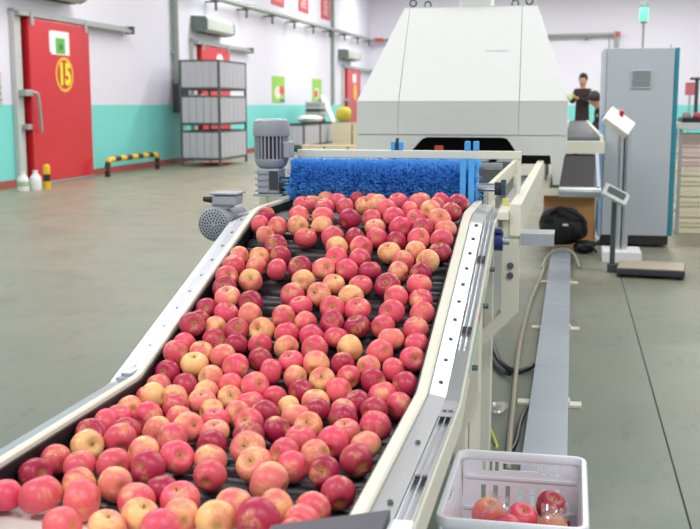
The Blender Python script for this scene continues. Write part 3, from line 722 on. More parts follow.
part('mounting_bracket', MB().box(cx_ + 0.03, cx_ + 0.082, fy + 0.12, fy + 0.22, cz_ - 0.02, cz_ + 0.02), GREYM, fm)

# ================================================================== grading machine bed and hood
mc = thing('grading_machine', 'flat cream machine bed running from the brush into the hood', 'machine', (-0.72, 5.2, 0))
part('side_beam', MB().box(-0.207, -0.167, 3.72, 6.72, 0.94, 1.056), CREAM, mc, bevel=0.004)
part('side_beam', MB().box(-1.27, -1.23, 4.2, 6.72, 0.94, 1.056), CREAM, mc, bevel=0.004)
part('side_ledge', MB().box(-0.30, -0.208, 4.06, 6.7, 0.955, 0.962), STEEL2, mc)
part('inner_rail', MB().box(-0.338, -0.318, 4.20, 6.6, 1.0, 1.075), CREAM, mc)
part('inner_rail', MB().box(-1.13, -1.11, 4.20, 6.6, 1.0, 1.075), CREAM, mc)
part('belt', MB().box(-1.109, -0.339, 4.20, 8.4, 0.985, 1.0), BLACKWALL, mc)
for k in range(20):
    y = 4.28 + 0.12 * k
    if k == 0: rp = part('dark_roller', MB().cyl((-1.105, y, 1.03), (-0.342, y, 1.03), 0.026, n=12), BLACKRUB, mc, smooth=True)
    else:
        q = rp.copy(); COL.objects.link(q); q.parent = mc; q.location.y = 0.12 * k
# grey tilted slats seen under the hood mouth
for k in range(5):
    x = -1.06 + 0.155 * k
    part('sorting_cup', MB().slab([(x, 6.35, 1.065), (x + 0.10, 6.35, 1.065), (x + 0.14, 6.62, 1.115), (x + 0.05, 6.62, 1.115)], 0.012), M('cup_grey', (120, 124, 128), 0.5), mc)
part('red_tag', MB().box(-0.83, -0.78, 6.5, 6.54, 1.12, 1.15), M('tag_red', (196, 74, 58), 0.5), mc)
part('support_leg', MB().prism([(-0.232, 1.0), (-0.2075, 1.0), (-0.2075, 0.94), (-0.169, 0.94), (-0.169, 0.668), (-0.285, 0.545), (-0.315, 0.545), (-0.315, 0.58), (-0.232, 0.66)], 'y', 3.73, 3.75), CREAM, mc, bevel=0.002)
for z in (0.80, 0.835):
    b = part('slot_bolt', MB().cyl((-0.20, 3.73, z), (-0.20, 3.722, z), 0.012, n=12), BOLT, mc)
part('side_bracket', MB().box(-0.166, -0.05, 3.72, 3.86, 0.944, 0.952).box(-0.166, -0.05, 3.72, 3.728, 0.910, 0.944), STEEL2, mc)
part('corner_plate', MB().box(-0.248, -0.2075, 3.70, 4.06, 1.0, 1.03), CREAM, mc, bevel=0.003)
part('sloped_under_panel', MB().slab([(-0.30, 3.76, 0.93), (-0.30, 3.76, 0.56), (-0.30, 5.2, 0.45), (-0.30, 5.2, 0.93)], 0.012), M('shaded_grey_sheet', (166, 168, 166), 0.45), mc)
for x in (-0.62, -1.26):
    for y in (4.9, 6.3): part('leg', MB().box(x, x + 0.06, y, y + 0.06, 0, 0.94), CREAM, mc)
part('yellow_cap', MB().box(-0.246, -0.222, 3.93, 3.955, 1.03, 1.055), M('cap_yellow', (206, 200, 120), 0.5), mc)

hd = thing('machine_hood', 'large white tapered hood over the grading machine', 'machine hood', (-0.7, 6.7, 0))
FB, FT, RB, RT = 6.70, 7.10, 8.55, 8.25
bx0, bx1, tx0, tx1 = -1.362, -0.036, -1.118, -0.247
zt, zb, zs, zl = 2.038, 1.425, 1.215, 1.086
def hpoint(u, v):           # point on the sloped front face: u across, v up
    x0 = bx0 + (tx0 - bx0) * v; x1 = bx1 + (tx1 - bx1) * v
    return (x0 + (x1 - x0) * u, FB + (FT - FB) * v, zb + (zt - zb) * v)
g_ = 0.0015
for ua, ub, va, vb in (((0, 0.2035), (0, 0.039), 0, 1), ((0.2065, 0.778), (0.042, 0.888), 0, 1), ((0.781, 1), (0.891, 1), 0, 1)):
    part('front_panel', MB().slab([hpoint(ua[0], 0), hpoint(ua[1], 0), hpoint(ub[1], 1), hpoint(ub[0], 1)], 0.015), HOODW, hd)
part('backing', MB().slab([(hpoint(0.01, 0.01)[0], FB + 0.03, zb), (hpoint(0.99, 0.01)[0], FB + 0.03, zb), (hpoint(0.99, 1)[0], FT + 0.03, zt - 0.01), (hpoint(0.01, 1)[0], FT + 0.03, zt - 0.01)], 0.01), M('seam_grey', (224, 225, 224), 0.5), hd)
part('side_face', MB().slab([(bx0, RB, zb), (bx0, FB, zb), (tx0, FT, zt), (tx0, RT, zt)], 0.015), HOODW, hd)
part('side_face', MB().slab([(bx1, FB, zb), (bx1, RB, zb), (tx1, RT, zt), (tx1, FT, zt)], 0.015), HOODW, hd)
part('back_face', MB().slab([(bx1, RB, zb), (bx0, RB, zb), (tx0, RT, zt), (tx1, RT, zt)], 0.015), HOODW, hd)
part('top_sheet', MB().box(tx0, tx1, FT, RT, zt - 0.01, zt + 0.006), HOODW, hd)
# skirt: vertical band in three lengths like the panels above, then a lower band with the mouth cut out
for a, b in ((bx0, -1.0935), (-1.0915, -0.3305), (-0.3285, bx1)):
    part('skirt_panel', MB().box(a, b, FB, FB + 0.015, zs, zb - 0.002), HOODSHADE, hd)
for x in (bx0, bx1 - 0.015): part('skirt_side', MB().box(x, x + 0.015, FB + 0.0155, RB, zl, zb - 0.002), HOODSHADE, hd)
mouth = [(bx0 + 0.008, zs - 0.002), (bx0 + 0.008, zl), (-1.035, zl), (-1.015, zl + 0.012), (-0.955, 1.168), (-0.935, 1.188), (-0.905, 1.197), (-0.43, 1.197), (-0.402, 1.19), (-0.385, 1.172), (-0.335, 1.098), (-0.318, 1.088), (-0.13, 1.088), (-0.108, 0.905), (-0.068, 0.905), (bx1 - 0.004, 1.11), (bx1 - 0.004, zs - 0.002)]
part('mouth_panel', MB().prism(mouth, 'y', FB + 0.012, FB + 0.03), HOODSHADE, hd, label='lower front panel with dark rounded mouth')
part('inner_shade_sheets', MB().box(-1.33, -0.07, 7.3, 7.32, 1.002, zb).box(-1.33, -0.07, 6.74, 7.3, zb - 0.05, zb - 0.03), DARK, hd)  # near-black sheets added to paint the shade inside the hood
part('chimney_box', MB().box(-0.755, -0.545, 7.12, 7.35, zt + 0.006, zt + 0.16), HOODW, hd, bevel=0.006)
for x, y in ((-1.07, 7.16), (-0.99, 7.3), (-0.40, 7.3), (-0.30, 7.16)):
    ang = [2 * PI * k / 14 for k in range(15)]
    part('eye_bolt', MB().tube([(x + 0.022 * math.cos(a), y, zt + 0.036 + 0.022 * math.sin(a)) for a in ang], 0.006, 6).cyl((x, y, zt), (x, y, zt + 0.016), 0.008, n=8), GREYD, hd, smooth=True)
part('hood_glint', MB().slab([tuple(Vector(hpoint(u, v)) + Vector((0, -0.002, 0.001))) for u, v in ((0.62, 0.52), (0.76, 0.52), (0.76, 0.56), (0.62, 0.56))], 0.001), M('glint_pale', (238, 238, 240), 0.15), hd)  # pale glossy strip painting a streak of reflected light on the hood
for x in (-1.30, -0.50):
    for y in (7.2, 8.4): part('leg', MB().box(x, x + 0.06, y, y + 0.06, 0, zl), CREAM, hd)

# side lane beside the hood
ln = thing('roller_lane', 'dark roller lane leading away beside the hood', 'conveyor', (0.11, 9.6, 0))
part('front_beam', MB().box(-0.16, 0.285, 9.55, 9.62, 0.975, 1.085), CREAM, ln, bevel=0.004)
part('side_rail', MB().box(0.245, 0.275, 9.62, 20, 1.0, 1.125), CREAM, ln)
part('side_rail', MB().box(-0.09, -0.06, 9.62, 20, 1.0, 1.125), CREAM, ln)
part('bed', MB().box(-0.06, 0.245, 9.62, 20, 1.0, 1.06), GREYD, ln)
lr = None
for k in range(60):
    y = 9.72 + 0.17 * k
    if lr is None: lr = part('roller', MB().cyl((-0.058, y, 1.085), (0.243, y, 1.085), 0.03, n=10), M('lane_roller', (84, 88, 94), 0.4, 0.3), ln, smooth=True)
    else:
        q = lr.copy(); COL.objects.link(q); q.parent = ln; q.location.y = 0.17 * k
part('chute', MB().slab([(-0.14, 9.57, 0.97), (-0.18, 9.3, 0.70), (0.20, 9.3, 0.70), (0.20, 9.57, 0.97)], 0.02), M('chute_black', (40, 40, 44), 0.5), ln)
part('chute_rim', MB().slab([(0.205, 9.56, 0.99), (0.225, 9.28, 0.70), (0.255, 9.28, 0.70), (0.235, 9.56, 0.99)], 0.02), M('chute_rim_blue', (176, 184, 208), 0.4), ln)
part('catch_tray', MB().tube([(-0.10, 9.32, 0.655), (0.26, 9.32, 0.655)], 0.05, 16), STEEL2, ln, smooth=True)
for y in (11.45, 15, 19.8):
    for x in (-0.09, 0.235): part('leg', MB().box(x, x + 0.04, y, y + 0.04, 0, 1.0), CREAM, ln)

# ================================================================== cabinet, pedestal, scale
cb = thing('control_cabinet', 'tall grey control cabinet with teal edges and signal lamp', 'cabinet', (0.64, 10.7, 0))
part('front_panel', MB().box(0.315, 0.945, 10.70, 10.73, 0.12, 1.945), CABG, cb, bevel=0.006)
part('body', MB().box(0.325, 0.935, 10.732, 11.5, 0.12, 1.93), CABG, cb)
part('teal_edge', MB().box(0.947, 0.99, 10.71, 11.5, 0.12, 1.945), TEALC, cb, bevel=0.004)
part('teal_edge', MB().box(0.275, 0.314, 10.72, 11.5, 0.10, 1.30), M('edge_pale_blue', (140, 176, 206), 0.4), cb, bevel=0.004)
part('grey_edge', MB().box(0.275, 0.314, 10.72, 11.5, 1.302, 1.945), M('edge_pale_grey', (186, 194, 204), 0.4), cb, bevel=0.004)
part('plinth', MB().box(0.315, 0.96, 10.74, 11.45, 0.03, 0.118), M('plinth_dark', (48, 48, 50), 0.5), cb)
for x in (0.36, 0.90): part('levelling_foot', MB().cyl((x, 10.80, 0), (x, 10.80, 0.03), 0.03, 0.02, 12), GREYD, cb, smooth=True)
vp = part('vent_plate', MB().box(0.545, 0.735, 10.688, 10.70, 1.56, 1.74), CABG, cb, bevel=0.003)
for k in range(7): part('louvre', MB().slab([(0.555, 10.687, 1.578 + 0.022 * k), (0.725, 10.687, 1.578 + 0.022 * k), (0.725, 10.679, 1.590 + 0.022 * k), (0.555, 10.679, 1.590 + 0.022 * k)], 0.002), GREYM, vp)
sl = part('signal_lamp', MB().cyl((0.65, 10.85, 1.93), (0.65, 10.85, 2.21), 0.012, n=10), GREYM, cb, smooth=True)
part('green_lens', MB().lathe([(0.034, 2.21), (0.042, 2.225), (0.042, 2.325), (0.036, 2.335)], (0.65, 10.85, 0), 16), M('green_glow', (90, 240, 150), 0.3, emit=2.2), sl, smooth=True)
part('lamp_cap', MB().lathe([(0.036, 2.335), (0.038, 2.34), (0.038, 2.385), (0.03, 2.395), (0, 2.396)], (0.65, 10.85, 0), 16), M('lamp_cap_grey', (180, 190, 186), 0.4), sl, smooth=True)
part('lamp_base', MB().lathe([(0, 2.19), (0.03, 2.19), (0.034, 2.21)], (0.65, 10.85, 0), 16), GREYM, sl, smooth=True)
for x, h in ((0.33, 0.10), (0.385, 0.16), (0.92, 0.03)): part('top_stud', MB().cyl((x, 10.9, 1.93), (x, 10.9, 1.96 + h), 0.007, n=6), GREYM, cb)

pd = thing('control_pedestal', 'slanted white control box on twin steel posts', 'control pedestal', (0.42, 9.75, 0))
part('base', MB().box(0.30, 0.64, 9.60, 10.0, 0, 0.10), WHITEP, pd, bevel=0.006)
for x in (0.435, 0.495): part('post', MB().cyl((x, 9.8, 0.10), (x, 9.8, 1.20), 0.030, n=16), STEEL2, pd, smooth=True)
bx = MB().box(-0.128, 0.128, -0.045, 0.045, -0.075, 0.075).move(Matrix.Translation((0.40, 9.72, 1.245)) @ Euler((math.radians(-32), math.radians(36), math.radians(4))).to_matrix().to_4x4())
cbx = part('control_box', bx, WHITEP, pd, bevel=0.006)
part('red_button', MB().cyl((0.42, 9.72, 1.30), (0.43, 9.705, 1.352), 0.02, n=12), M('button_red', (214, 30, 46), 0.4), cbx, smooth=True)

sc_ = thing('platform_scale', 'low platform scale with tan top and tilted readout on a post', 'scale', (0.65, 9.0, 0))
Rz = Matrix.Translation((0.675, 8.93, 0)) @ Matrix.Rotation(math.radians(-6), 4, 'Z')
part('platform', MB().box(-0.27, 0.27, -0.19, 0.27, 0.028, 0.075).move(Rz), M('scale_blue_black', (56, 62, 70), 0.45), sc_, bevel=0.006)
part('top_plate', MB().box(-0.262, 0.262, -0.182, 0.262, 0.0755, 0.084).move(Rz), M('scale_tan_top', (182, 170, 150), 0.4, 0.3, vary=0.12), sc_, bevel=0.003)
for x in (-0.24, 0.24):
    for y in (-0.16, 0.24): part('foot', MB().cyl((x, y, 0), (x, y, 0.028), 0.022, n=10).move(Rz), BLK, sc_)
part('post', MB().cyl((0.365, 9.06, 0.03), (0.365, 9.06, 0.63), 0.022, n=14), GREYD, sc_, smooth=True)
part('post_bracket', MB().box(0.325, 0.42, 9.02, 9.10, 0.0, 0.07), GREYD, sc_, bevel=0.005)
rd = part('readout', MB().box(-0.115, 0.115, -0.075, 0.075, -0.014, 0.014).move(Matrix.Translation((0.372, 9.05, 0.655)) @ Euler((math.radians(38), math.radians(27), 0)).to_matrix().to_4x4()), STEEL2, sc_, bevel=0.006)
part('screen', MB().box(-0.08, 0.08, -0.03, 0.05, 0.0145, 0.016).move(Matrix.Translation((0.372, 9.05, 0.655)) @ Euler((math.radians(38), math.radians(27), 0)).to_matrix().to_4x4()), M('screen_grey', (70, 84, 80), 0.3), rd)

# ---- right-hand bench with crates under it
tb_ = thing('sample_bench', 'pale bench edge right of the cabinet holding a black tray', 'bench', (1.6, 12.1, 0))
part('top', MB().box(1.12, 2.3, 11.95, 12.7, 1.14, 1.21), M('bench_pale', (206, 210, 210), 0.4), tb_, bevel=0.005)
for x in (1.14, 2.24):
    for y in (12.0, 12.64): part('leg', MB().box(x, x + 0.04, y, y + 0.04, 0, 1.14), GREYM, tb_)
t = thing('black_tray', 'shallow black tray on the bench right of the cabinet', 'tray', (1.5, 12.2, 1.21))
part('tray_floor', MB().box(1.18, 1.9, 12.0, 12.5, 1.211, 1.222), BLK, t)
part('tray_rim', MB().box(1.17, 1.91, 11.985, 12.0, 1.211, 1.262).box(1.17, 1.91, 12.5, 12.515, 1.211, 1.262).box(1.165, 1.18, 12.0, 12.5, 1.211, 1.262).box(1.9, 1.915, 12.0, 12.5, 1.211, 1.262), BLK, t)
t = thing('dark_stand', 'dark T-shaped stand rising behind the tray at the right edge', 'stand', (1.36, 12.6, 1.21))
part('column', MB().cyl((1.365, 12.6, 1.22), (1.365, 12.6, 1.68), 0.022, n=10), GREYD, t, smooth=True)
part('cap', MB().box(1.29, 1.44, 12.56, 12.64, 1.68, 1.71), GREYD, t, bevel=0.01)
part('base', MB().box(1.29, 1.44, 12.53, 12.67, 1.21, 1.222), GREYD, t)
sack('cloth_bundle', (1.235, 12.3, 1.222), 0.05, 0.1, 0.10, M('grey_cloth', (150, 140, 140), 0.8, vary=0.2), 'small grey cloth bundle on the black tray beside the red apple', 'cloth', 9)
single('small_sign', MB().box(2.46, 2.68, 25.0, 25.02, 1.62, 1.90), M('sign_pink_red', (226, 120, 130), 0.5, vary=0.5, scale=6), 'small red and white sign right of the cabinet', 'sign', (2.57, 25, 1.62))
t = thing('sign_post', 'thin post carrying the small red and white sign', 'post', (2.57, 25.05, 0))
part('pole', MB().cyl((2.57, 25.06, 0.02), (2.57, 25.06, 1.88), 0.02, n=8), GREYM, t); part('base', MB().box(2.42, 2.72, 24.9, 25.22, 0, 0.02), GREYM, t)
GR = 'cream crates stacked right of the cabinet'
PINKC = M('pinkish_crate', (226, 204, 194), 0.5, vary=0.12, scale=9)
k0 = plastic_crate('cream crate at the bottom of the stack right of the cabinet', (1.19, 12.08, 0), 0.62, 0.45, 0.225, CREAMC, GR)
for k, w_ in ((1, 'second from the floor'), (2, 'third from the floor')):
    dup(k0, (1.19, 12.08, 0.228 * k), 'cream crate, %s, in the stack right of the cabinet' % w_)
k1 = plastic_crate('pinkish cream crate, second from the top, right of the cabinet', (1.19, 12.08, 0.228 * 3), 0.62, 0.45, 0.20, PINKC, GR)
dup(k1, (1.19, 12.08, 0.228 * 3 + 0.203), 'pinkish cream crate, topmost of the stack right of the cabinet')

# ---- cardboard box, black bag under the machine
t = thing('cardboard_box', 'open brown cardboard box on the floor under the lane', 'box', (0.02, 10.5, 0))
cbx0, cbx1, cy0, cy1 = -0.26, 0.24, 10.75, 11.3
for a in ((cbx0, cbx1, cy0, cy0 + 0.012), (cbx0, cbx1, cy1 - 0.012, cy1), (cbx0, cbx0 + 0.012, cy0 + 0.012, cy1 - 0.012), (cbx1 - 0.012, cbx1, cy0 + 0.012, cy1 - 0.012)):
    part('side', MB().box(*a, 0.0, 0.44), CARD, t)
part('bottom', MB().box(cbx0 + 0.012, cbx1 - 0.012, cy0 + 0.012, cy1 - 0.012, 0, 0.012), CARD, t)
part('flap', MB().slab([(cbx0, cy0, 0.44), (cbx1, cy0, 0.44), (cbx1, cy0 - 0.05, 0.50), (cbx0, cy0 - 0.05, 0.50)], 0.006), CARD, t)
t = thing('black_bag', 'slumped black bag in front of the cardboard box', 'bag', (-0.04, 10.2, 0))
def lump(c, s, seed):
    r_ = random.Random(seed); n, m = 20, 12; vs = []; fs = []
    for i in range(m + 1):
        th = PI * i / m
        for k in range(n):
            a = 2 * PI * k / n; q = 1 + 0.15 * math.sin(2 * a + seed) * math.sin(th) + 0.11 * math.sin(5 * a + 3 * th + seed) + 0.06 * math.sin(9 * a - 5 * th) + 0.03 * r_.uniform(-1, 1)
            vs.append((c[0] + s[0] * math.sin(th) ** 0.7 * math.cos(a) * q, c[1] + s[1] * math.sin(th) ** 0.7 * math.sin(a) * q, c[2] + s[2] * 0.5 * (1 - math.cos(th)) * (0.9 + 0.1 * q)))
    for i in range(m):
        for k in range(n): fs.append((i * n + k, i * n + (k + 1) % n, (i + 1) * n + (k + 1) % n, (i + 1) * n + k))
    return MB().add(vs, fs)
part('bag_body', lump((-0.075, 10.35, 0.057), (0.235, 0.22, 0.36), 4), BAGB, t, smooth=True)
part('folded_flap', lump((-0.13, 10.26, 0.25), (0.12, 0.13, 0.17), 8), BAGB, t, smooth=True)
part('side_pocket', lump((0.07, 10.24, 0.12), (0.11, 0.12, 0.22), 5), BAGB, t, smooth=True)
part('bag_strap', MB().tube(smooth_path([(-0.20, 10.2, 0.36), (-0.10, 10.13, 0.435), (0.02, 10.12, 0.40), (0.13, 10.15, 0.33), (0.16, 10.15, 0.20)], 6), 0.018, 8), BAGB, t, smooth=True)
part('bag_label', MB().box(-0.06, -0.01, 10.085, 10.092, 0.27, 0.287), PAPER, t)
t = thing('black_bundle', 'flat black bundle on the floor beside the bag', 'bundle', (0.16, 10.0, 0))
part('bundle_cloth', lump((0.15, 10.22, 0), (0.10, 0.12, 0.12), 6), BAGB, t, smooth=True)
part('bundle_cord', MB().tube(smooth_path([(0.06, 10.08, 0.03), (0.12, 10.04, 0.09), (0.20, 10.06, 0.09), (0.26, 10.14, 0.02)], 6), 0.012, 6), CABLE, t, smooth=True)

# ---- floor duct, hose, cables
du = thing('cable_duct', 'long flat grey steel cable duct along the floor', 'cable duct', (-0.066, 5.0, 0))
segs = [0.9, 2.05, 3.55, 5.43, 7.3, 9.2, 10.1]
for a, b in zip(segs, segs[1:]):
    part('cover_plate', MB().box(-0.152, 0.020, a + 0.002, b - 0.002, 0.050, 0.056), GALV, du, bevel=0.002)
part('trough', MB().box(-0.148, -0.144, segs[0], segs[-1], 0, 0.050).box(0.012, 0.016, segs[0], segs[-1], 0, 0.050), GALV, du)
for y in (2.3, 4.9, 6.63, 8.4):
    part('fixing_tab', MB().box(0.021, 0.082, y - 0.035, y + 0.035, 0, 0.012).box(0.021, 0.028, y - 0.035, y + 0.035, 0.012, 0.03), M('tab_cream', (226, 222, 206), 0.5), du)
    part('fixing_tab', MB().box(-0.214, -0.153, y - 0.035, y + 0.035, 0, 0.012), M('tab_cream', (226, 222, 206), 0.5), du)
def cable(name, pts, r, mat, label, cat):
    P = smooth_path(pts, 8)
    return single(name, MB().tube(P, r, 8), mat, label, cat, tuple(pts[0][:2]) + (0,), smooth=True)
cable('beige_hose', [(-0.193, 9.3, 0.02), (-0.216, 8.445, 0.016), (-0.25, 7.545, 0.016), (-0.262, 6.354, 0.016), (-0.247, 5.439, 0.034), (-0.228, 4.733, 0.016), (-0.215, 4.289, 0.03), (-0.20, 3.9, 0.016)], 0.0115, HOSE, 'long beige hose lying on the floor left of the duct', 'hose')
cable('beige_hose', [(-0.215, 9.05, 0.02), (-0.185, 9.5, 0.05), (-0.11, 9.72, 0.085), (-0.02, 9.8, 0.085), (0.055, 9.65, 0.06), (0.102, 9.15, 0.016)], 0.011, HOSE, 'short beige hose loop arching over the far end of the duct', 'hose')
cable('black_cable', [(-0.46, 6.3, 0.02), (-0.40, 5.95, 0.02), (-0.345, 5.62, 0.02), (-0.262, 5.455, 0.012), (-0.20, 5.475, 0.02), (-0.165, 5.56, 0.025)], 0.015, CABLE, 'thick black cable curving from the machine into the duct', 'cable')
cable('black_cable', [(-0.50, 6.12, 0.02), (-0.43, 5.86, 0.02), (-0.375, 5.60, 0.02), (-0.31, 5.40, 0.02), (-0.278, 5.36, 0.02)], 0.013, CABLE, 'black cable looping beside the thicker one under the machine', 'cable')
cable('black_cable', [(-0.30, 4.02, 0.018), (-0.215, 4.12, 0.013), (-0.19, 4.293, 0.011), (-0.186, 4.507, 0.02), (-0.172, 4.66, 0.025), (-0.163, 4.72, 0.028)], 0.011, CABLE, 'black cable on the floor behind the crate, entering the duct', 'cable')
cable('yellow_wire', [(-0.335, 4.56, 0.01), (-0.301, 4.38, 0.02), (-0.264, 4.21, 0.01), (-0.262, 4.115, 0.03)], 0.0055, YGW, 'thin yellow-green earth wire on the floor behind the crate', 'wire')

sack('plastic_scrap', (-0.30, 4.75, 0), 0.05, 0.09, 0.03, FILM, 'crumpled scrap of clear plastic on the floor by the leg', 'plastic scrap', 12)

# ================================================================== white crate with apples
CX0, CX1, CY0, CY1, CZ0, CZ1 = -0.300, 0.062, 2.50, 3.035, 0.057, 0.377
wc = thing('white_crate', 'white plastic crate with handle slots beside the conveyor', 'crate', (-0.14, 2.77, CZ0))
def wall_cells(u0, u1, v0, v1, holes, fn, t=0.005):
    """a sheet with real cut-outs: grid cells that fall in no hole"""
    us = sorted({u0, u1, *[h[0] for h in holes], *[h[1] for h in holes]}); vs_ = sorted({v0, v1, *[h[2] for h in holes], *[h[3] for h in holes]})
    idx = {}; V = []; F = []
    def vid(u, v):
        if (u, v) not in idx: idx[(u, v)] = len(V); V.append(fn(u, v))
        return idx[(u, v)]
    for ua, ub in zip(us, us[1:]):
        for va, vb in zip(vs_, vs_[1:]):
            um, vm = (ua + ub) / 2, (va + vb) / 2
            if any(h[0] < um < h[1] and h[2] < vm < h[3] for h in holes): continue
            F.append((vid(ua, va), vid(ub, va), vid(ub, vb), vid(ua, vb)))
    m = MB(); m.v = V; m.f = F
    return m
def holes_for(L):
    c = L / 2; hs = []
    for k in range(3):
        for s in (-1, 1):
            x = c + s * (0.070 + 0.019 * k); hs.append((x - 0.0055, x + 0.0055, 0.262, 0.292))
    hs.append((c - 0.052, c + 0.052, 0.268, 0.288))
    for row in range(2):
        for k in range(7):
            x = c + (k - 3) * 0.036; hs.append((x - 0.007, x + 0.007, 0.06 + row * 0.095, 0.125 + row * 0.095))
    return hs
inset = 0.02; HH = CZ1 - CZ0
def taper(v): return inset * (1 - v / HH)
W_, D_ = CX1 - CX0, CY1 - CY0
def solid(o, t=0.005):
    m = o.modifiers.new('thickness', 'SOLIDIFY'); m.thickness = t; m.offset = 0
for fn, L in ((lambda u, v: (CX0 + u, CY1 - taper(v), CZ0 + v), W_), (lambda u, v: (CX0 + u, CY0 + taper(v), CZ0 + v), W_)):
    solid(part('end_wall', wall_cells(0.012, L - 0.012, 0.0, HH, holes_for(L), fn), CRATEW, wc))
for fn, L in ((lambda u, v: (CX0 + taper(v), CY0 + u, CZ0 + v), D_), (lambda u, v: (CX1 - taper(v), CY0 + u, CZ0 + v), D_)):
    solid(part('side_wall', wall_cells(0.012, L - 0.012, 0.0, HH, [h for h in holes_for(L) if h[3] < 0.25 or h[3] == 0.288], fn), CRATEW, wc))
part('bottom', MB().box(CX0 + inset, CX1 - inset, CY0 + inset, CY1 - inset, CZ0, CZ0 + 0.006), CRATEW, wc)
# rolled rim with rounded corners
rim = []
rc = 0.03
for cx0, cy0, a0 in ((CX1 - rc, CY1 - rc, 0), (CX0 + rc, CY1 - rc, 90), (CX0 + rc, CY0 + rc, 180), (CX1 - rc, CY0 + rc, 270)):
    for k in range(6):
        a = math.radians(a0 + 18 * k); rim.append((cx0 + rc * math.cos(a), cy0 + rc * math.sin(a)))
rm = MB(); n = len(rim)
prof = [(-0.006, -0.022), (0.008, -0.022), (0.010, -0.004), (0.006, 0.002), (-0.005, 0.002), (-0.008, -0.003)]
cxm, cym = (CX0 + CX1) / 2, (CY0 + CY1) / 2
vs2 = []
for i, (x, y) in enumerate(rim):
    a_ = Vector(rim[(i + 1) % n]) - Vector(rim[i - 1]); nn = Vector((a_.y, -a_.x)).normalized()
    for du_, dz in prof: vs2.append((x + nn.x * du_, y + nn.y * du_, CZ1 + dz))
k_ = len(prof)
rm.add(vs2, [(i * k_ + j, i * k_ + (j + 1) % k_, ((i + 1) % n) * k_ + (j + 1) % k_, ((i + 1) % n) * k_ + j) for i in range(n) for j in range(k_)])
part('rim', rm, CRATEW, wc, smooth=True)
for s, y in ((1, CY1),):
    for k in range(2):
        z = CZ0 + 0.15 + 0.095 * k
        part('rib', MB().box(CX0 + 0.02, CX1 - 0.02, y - taper(z - CZ0) - 0.007, y - taper(z - CZ0) - 0.0028, z - 0.006, z + 0.002), CRATEW, wc)

# ================================================================== apples
def apple_mesh(seed):
    r_ = random.Random(seed); n, m = 24, 18; vs = []; fs = []
    l1, l2 = r_.uniform(0, 6), r_.uniform(0, 6); fl_ = r_.uniform(0.84, 0.93); tl = r_.uniform(-0.06, 0.06)
    for i in range(m + 1):
        th = PI * i / m
        for k in range(n):
            a = 2 * PI * k / n
            rr = math.sin(th) ** 0.92 * (1.0 - 0.05 * math.cos(th) * -1) * (1 + 0.025 * math.cos(5 * a + l1) * (0.4 + 0.6 * (1 - math.cos(th)) / 2) + 0.025 * math.cos(2 * a + l2))
            z = math.cos(th) * fl_ - 0.30 * math.exp(-(th / 0.36) ** 2) + 0.19 * math.exp(-((PI - th) / 0.30) ** 2)
            z += tl * rr * math.cos(a)
            if i in (0, m): rr = 0.0
            vs.append((rr * math.cos(a) * 0.985, rr * math.sin(a) * 0.985, z))
    V = [vs[0]] + vs[n:m * n] + [vs[-1]]; F = []
    for k in range(n): F.append((0, 1 + k, 1 + (k + 1) % n))
    for i in range(m - 2):
        for k in range(n): F.append((1 + i * n + k, 1 + (i + 1) * n + k, 1 + (i + 1) * n + (k + 1) % n, 1 + i * n + (k + 1) % n))
    b = 1 + (m - 2) * n
    for k in range(n): F.append((b + k, len(V) - 1, b + (k + 1) % n))
    me = bpy.data.meshes.new('apple'); me.from_pydata(V, [], F); me.materials.append(APPLE)
    me.polygons.foreach_set('use_smooth', [True] * len(me.polygons))
    return me
AM = [apple_mesh(s) for s in (1, 2, 3, 4, 5)]
sm = MB().tube([(0, 0, 0.50), (0.01, 0, 0.60), (0.03, 0.015, 0.68), (0.06, 0.02, 0.73)], [0.04, 0.03, 0.03, 0.04], 6)
SMESH = bpy.data.meshes.new('stem'); SMESH.from_pydata(sm.v, [], sm.f); SMESH.materials.append(STEM)
PAL = {'p': ((232, 92, 114), 0.10), 'r': ((184, 50, 84), 0.0), 'o': ((236, 126, 122), 0.36), 'y': ((232, 128, 110), 0.62)}
ra = random.Random(11)
def place_apple(x, y, z, r, code, label, group, stem=True):
    me = AM[ra.randrange(5)]
    o = bpy.data.objects.new('apple', me); COL.objects.link(o)
    o.location = (x, y, z); o.scale = (r, r, r)
    rgb, ye = PAL[code[0]]
    j = ra.uniform(-14, 14); c = lin((min(255, rgb[0] + j), max(10, rgb[1] + j * 0.9 + ra.uniform(-8, 12)), max(10, rgb[2] + j * 0.6)))
    o.color = (*c, min(1, max(0, ye + ra.uniform(-0.08, 0.08))))
    f_ = code[1] if len(code) > 1 else ' '
    cam_az = math.atan2(-y, -x)                            # towards the near end of the hall
    if f_ == 'u': tilt, az = ra.uniform(12, 32), cam_az + ra.uniform(-0.9, 0.9)
    elif f_ == 'f': tilt, az = ra.uniform(48, 74), cam_az + ra.uniform(-0.7, 0.7)
    else:
        tilt, az = (ra.uniform(70, 115), cam_az + PI + ra.uniform(-1.4, 1.4)) if ra.random() < 0.75 else (ra.uniform(150, 180), ra.uniform(0, 6.28))
    d = Vector((math.sin(math.radians(tilt)) * math.cos(az), math.sin(math.radians(tilt)) * math.sin(az), math.cos(math.radians(tilt))))
    q = d.to_track_quat('Z', 'Y') @ Euler((0, 0, ra.uniform(0, 6.28))).to_quaternion()
    o.rotation_euler = q.to_euler()
    tag(o, label, 'apple', group)
    if stem:
        s = bpy.data.objects.new('stem', SMESH); COL.objects.link(s); s.parent = o
    return o
